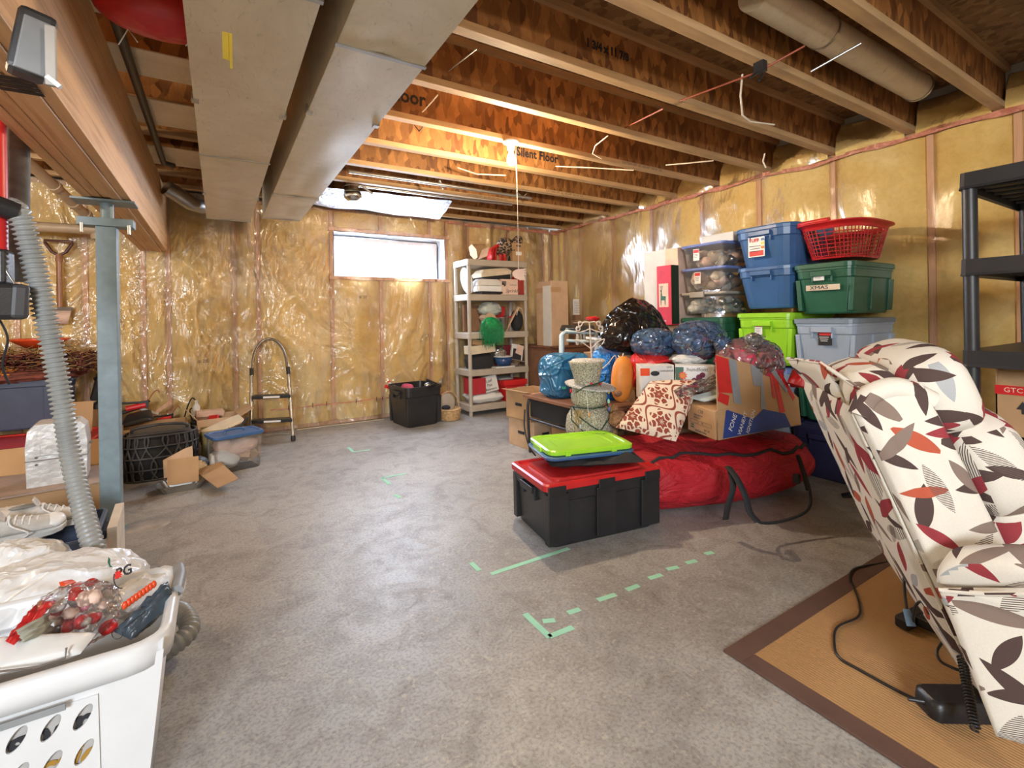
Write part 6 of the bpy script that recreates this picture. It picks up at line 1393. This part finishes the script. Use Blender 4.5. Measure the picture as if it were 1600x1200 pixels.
text('GTC CHARGE', .03, (-.1835, .03, .205), (PI/2, 0, -PI/2), m_ppink, cb2)
obj('triangle_mark', G().slab([V((-.182, y, z)) for y, z in ((.085, .125), (.045, .125), (.065, .16))], .001), m_ink, cb2); obj('triangle_stem', G().bc((-.1825, .065, .115), (.001, .008, .02)), m_ink, cb2)
for a, b in (((.02, .04), (-.02, .09)), ((-.02, .09), (-.06, .04)), ((.02, .04), (-.06, .04))): obj('warning_outline', G().tube([(-.1825, a[0], a[1]), (-.1825, b[0], b[1])], .0012, 4), m_ink, cb2)

# ---------------------------------------------------------------- bamboo rug
rg = thing('bamboo_rug', 'bamboo slat rug with a brown cloth border under the recliner', 'rug', (1.45, -.9, 0))
RW, RL = 1.35, 1.92
bm = NT('bamboo_strip'); cc = bm.coord(scale=(120, 1.2, 1)); n1 = bm.noise(cc, 1, 3, .6); n2 = bm.noise(bm.coord(scale=(26, 2.5, 1)), 1, 3)
col = bm.ramp(n1, [(.3, (.30, .16, .065)), (.5, (.46, .27, .12)), (.72, (.56, .36, .18))]); col = bm.mix(.6, col, bm.ramp(n2, [(.3, (.7, .62, .55)), (.65, (1.0, 1, 1))]), 'MULTIPLY'); m_bam = bm.fin(col, .42, 0, bm.bump(n1, .3, .003))
obj('rug_backing', G().box(.03, .03, .001, RW-.03, RL-.03, .004), m_brown, rg)
ns = 115; sw_ = (RW-.13)/ns; s0 = None
for k in range(ns):
    if s0 is None:
        s0 = obj('bamboo_slat', G().add([(0, 0, 0), (sw_*.92, 0, 0), (sw_*.92, RL-.13, 0), (0, RL-.13, 0), (sw_*.15, 0, .0035), (sw_*.77, 0, .0035), (sw_*.77, RL-.13, .0035), (sw_*.15, RL-.13, .0035)], [(4, 5, 6, 7), (0, 4, 7, 3), (1, 2, 6, 5), (0, 1, 5, 4), (3, 7, 6, 2)]), m_bam, rg); s_ = s0
    else: s_ = s0.copy(); COL.objects.link(s_); s_.parent = rg
    s_.location = (.065+sw_*k, .065, .004)
m_bord = M('brown_rug_border', (.105, .055, .04), .75, b=.4, bs=240)
for b_ in ((0, 0, RW, .07), (0, RL-.07, RW, RL), (0, .07, .07, RL-.07), (RW-.07, .07, RW, RL-.07)): obj('border', G().box(b_[0], b_[1], .001, b_[2], b_[3], .0085), m_bord, rg, bev=.002)

# ---------------------------------------------------------------- recliner
rc_ = thing('recliner', 'cream lift recliner printed with grey, brown and red leaves, tipped on its base', 'chair', (1.95, .5, 0))
rc_inv = V((-1.95, -.5, 0))
CP, CT, CB, CF = V((1.80, .427, .02)), V((-.25, .27, .93)).normalized(), V((.76, .65, .04)).normalized(), V((.60, -.72, .36)).normalized()
CL, CW = .92, .50
def C(w, h, f): return CP+CB*w+CT*h+CF*f+rc_inv
def cuv(): return [CB, CT, CF]
def robj(nm, g, mat=None, **k): return obj(nm, g, mat or m_leaf, rc_, uv=cuv(), **k)
# outer back panel (faces down and left) with a skewed lower hem
robj('back_panel', G().pad(C(0, .05, 0), C(CW, .30, 0), C(CW, CL, 0), C(0, CL, 0), .05, 20, .18))
robj('back_piping', G().tube([C(0, .04, .0), C(0, .4, -.004), C(0, CL-.02, 0)], .006, 6))
# near side wing
robj('side_wing', G().pad(C(-.012, .03, .0), C(-.012, .14, .20), C(-.012, .93, .185), C(-.012, CL+.0, .0), .075, 26, .28, seed=4, wr=.006))
robj('wing_top_roll', G().tube(bez([C(-.01, CL-.03, .01), C(0, CL+.012, .06), C(0, CL+.012, .13), C(0, CL-.05, .19)], 5), .03, 12))
robj('far_wing', G().pad(C(CW, .3, .2), C(CW, .3, .0), C(CW, CL, .0), C(CW, .93, .185), .07, 12, .3))
# inner body
robj('inner_back', G().ell(C(CW/2, .52, .11), (CW/2-.01, .10, .46), 20, 14, Matrix((CB, CF, CT)).transposed(), .5))
# back cushions, puffed lobes
MR = Matrix((CB, CF, CT)).transposed()
robj('head_cushion', G().ell(C(CW/2, .86, .245), (CW/2-.01, .095, .135), 30, 20, MR, .6))
robj('lumbar_cushion', G().ell(C(CW/2, .62, .285), (CW/2-.01, .10, .16), 30, 20, MR, .6))
robj('lower_cushion', G().ell(C(CW/2, .36, .30), (CW/2-.005, .12, .17), 30, 20, MR, .55))
robj('head_flap', G().pad(C(.10, CL-.12, .03), C(CW+.02, CL-.13, .05), C(CW+.0, CL+.095, -.02), C(.20, CL+.105, .02), .035, 16, .2))
robj('flap_piping', G().tube([C(.04, CL-.05, .10), C(.09, CL+.02, .06), C(.20, CL+.10, .02), C(CW, CL+.09, -.02)], .007, 6))
# seat side and arm
robj('arm_rest', G().pad(V((1.576,0.486,0.443))+rc_inv, V((1.575,0.275,0.532))+rc_inv, V((1.635,0.285,0.592))+rc_inv, V((1.665,0.467,0.503))+rc_inv, .11, 20, .45))
robj('arm_piping', G().tube([V((1.533,0.465,0.449))+rc_inv, V((1.537,0.381,0.479))+rc_inv, V((1.515,0.265,0.542))+rc_inv], .006, 8))
robj('side_skirt', G().pad(V((1.553,0.371,0.143))+rc_inv, V((1.581,0.271,0.160))+rc_inv, V((1.587,0.268,0.532))+rc_inv, V((1.556,0.475,0.444))+rc_inv, .03, 20, .2))
robj('seat_cushion', G().ell(C(CW/2, .20, .55), (CW/2-.02, .30, .09), 24, 14, MR, .5))
robj('far_arm', G().ell(C(CW+.01, .30, .52), (.07, .30, .06), 20, 12, MR, .6))
# lift mechanism and base
m_mech = M('gunmetal', (.12, .11, .12), .35, .7)
obj('side_rail', G().tube([C(.06, .30, .02), C(.05, .02, .04), C(.04, -.0, .10)], .014, 8), m_mech, rc_)
obj('side_rail', G().tube([C(.16, .32, .03), C(.12, .05, .10)], .011, 8), m_mech, rc_)
obj('cross_tube', G().tube([C(.05, .10, .06), C(CW-.05, .18, .08)], .014, 8), m_mech, rc_)
def wl(x, y, z): return V((x, y, z))+rc_inv
obj('base_foot', G().bc(wl(2.22, .72, .032), (.30, .045, .04), R3(0, 0, -.12)), m_black, rc_, bev=.008)
obj('base_foot', G().bc(wl(2.05, .20, .032), (.36, .05, .04), R3(0, 0, -.12)), m_black, rc_, bev=.008)
obj('base_bar', G().bc(wl(2.12, .46, .04), (.05, .50, .035), R3(0, 0, -.1)), m_black, rc_, bev=.006)
obj('lift_arm', G().tube([wl(2.12, .62, .05), C(.25, .22, .10)], .02, 8), m_mech, rc_)
obj('lift_arm', G().tube([wl(2.08, .3, .05), C(.25, .12, .35)], .02, 8), m_mech, rc_)
obj('blue_plug', G().cyl(V((1.827,0.637,0.216))+rc_inv, V((1.815,0.620,0.176))+rc_inv, .009, .012, 10), M('blue_connector', (.15, .28, .48), .4), rc_)
obj('plug_cable', G().tube(bez([V((1.882,0.661,0.293))+rc_inv, V((1.849,0.647,0.248))+rc_inv, V((1.830,0.635,0.210))+rc_inv], 5), .004), m_black, rc_)
obj('plug_cable', G().tube(bez([V((1.819,0.618,0.176))+rc_inv, V((1.814,0.610,0.238))+rc_inv, V((1.806,0.591,0.269))+rc_inv, V((1.788,0.567,0.249))+rc_inv], 5), .004), m_black, rc_)
obj('loop_cable', G().tube(bez([V((1.862,0.556,0.152))+rc_inv, V((1.806,0.556,0.138))+rc_inv, V((1.792,0.541,0.121))+rc_inv, V((1.811,0.506,0.110))+rc_inv], 6), .004), m_black, rc_)
obj('coil_cable', G().tube(coil(V((1.785,0.498,0.191))+rc_inv, V((1.632,0.428,0.080))+rc_inv, .010, 26), .0028, 5), m_black, rc_)
# second upholstered piece at the far right
ot = thing('footstool', 'second leaf print cushion just visible behind the recliner at the right edge', 'ottoman', (2.68, .33, 0))
obj('cushion', G().ell((.02, 0, .42), (.12, .20, .07), 24, 12, None, .6), m_leaf, ot, uv=[]); obj('skirt', G().box(-.08, -.17, .10, .10, .17, .38), m_leaf, ot, bev=.02, uv=[])
obj('foot', G().cyl((-.05, .12, 0), (-.05, .12, .1), .02), m_black, ot); obj('foot', G().cyl((-.05, -.12, 0), (-.05, -.12, .1), .02), m_black, ot)
# power supply and cord on the rug
pb = thing('power_supply', 'black power supply brick on the bamboo rug', 'power supply', (1.781,0.499,0.010), -.60)
obj('brick', G().loft([rr(.20, .085, .02, 0), rr(.205, .09, .025, .02), rr(.20, .085, .025, .045), rr(.18, .07, .02, .052)]), m_black, pb); obj('strain_relief', G().cyl((-.10, 0, .028), (-.135, .01, .026), .008, .005), m_black, pb)
crd = [(1.726,0.580,0.014), (1.719,0.628,0.014), (1.721,0.730,0.014), (1.727,0.784,0.014), (1.779,0.823,0.014), (1.889,0.864,0.014), (2.016,0.852,0.014), (2.107,0.883,0.014), (2.221,0.951,0.014), (2.275,0.990,0.014), (2.393,1.018,0.014), (2.583,0.972,0.006), (2.715,0.933,0.006)]
tag(obj('power_cord', G().tube(bez(crd, 8), .0042, 6), m_black), 'black power cord snaking over the bamboo rug to the brick', 'cord')
lv = thing('dark_leaf', 'small dark leaf shaped scrap on the floor behind the recliner', 'scrap', (3.327,1.458,0.000))
obj('leaf_blade', G().pad((-.05, 0, .004), (0, -.04, .006), (.06, -.01, .02), (0, .03, .012), .012), m_black, lv)
obj('gold_end', G().ell((.06, .0, .03), (.012, .012, .015)), M('brass_bit', (.45, .35, .2), .3, .7), lv)
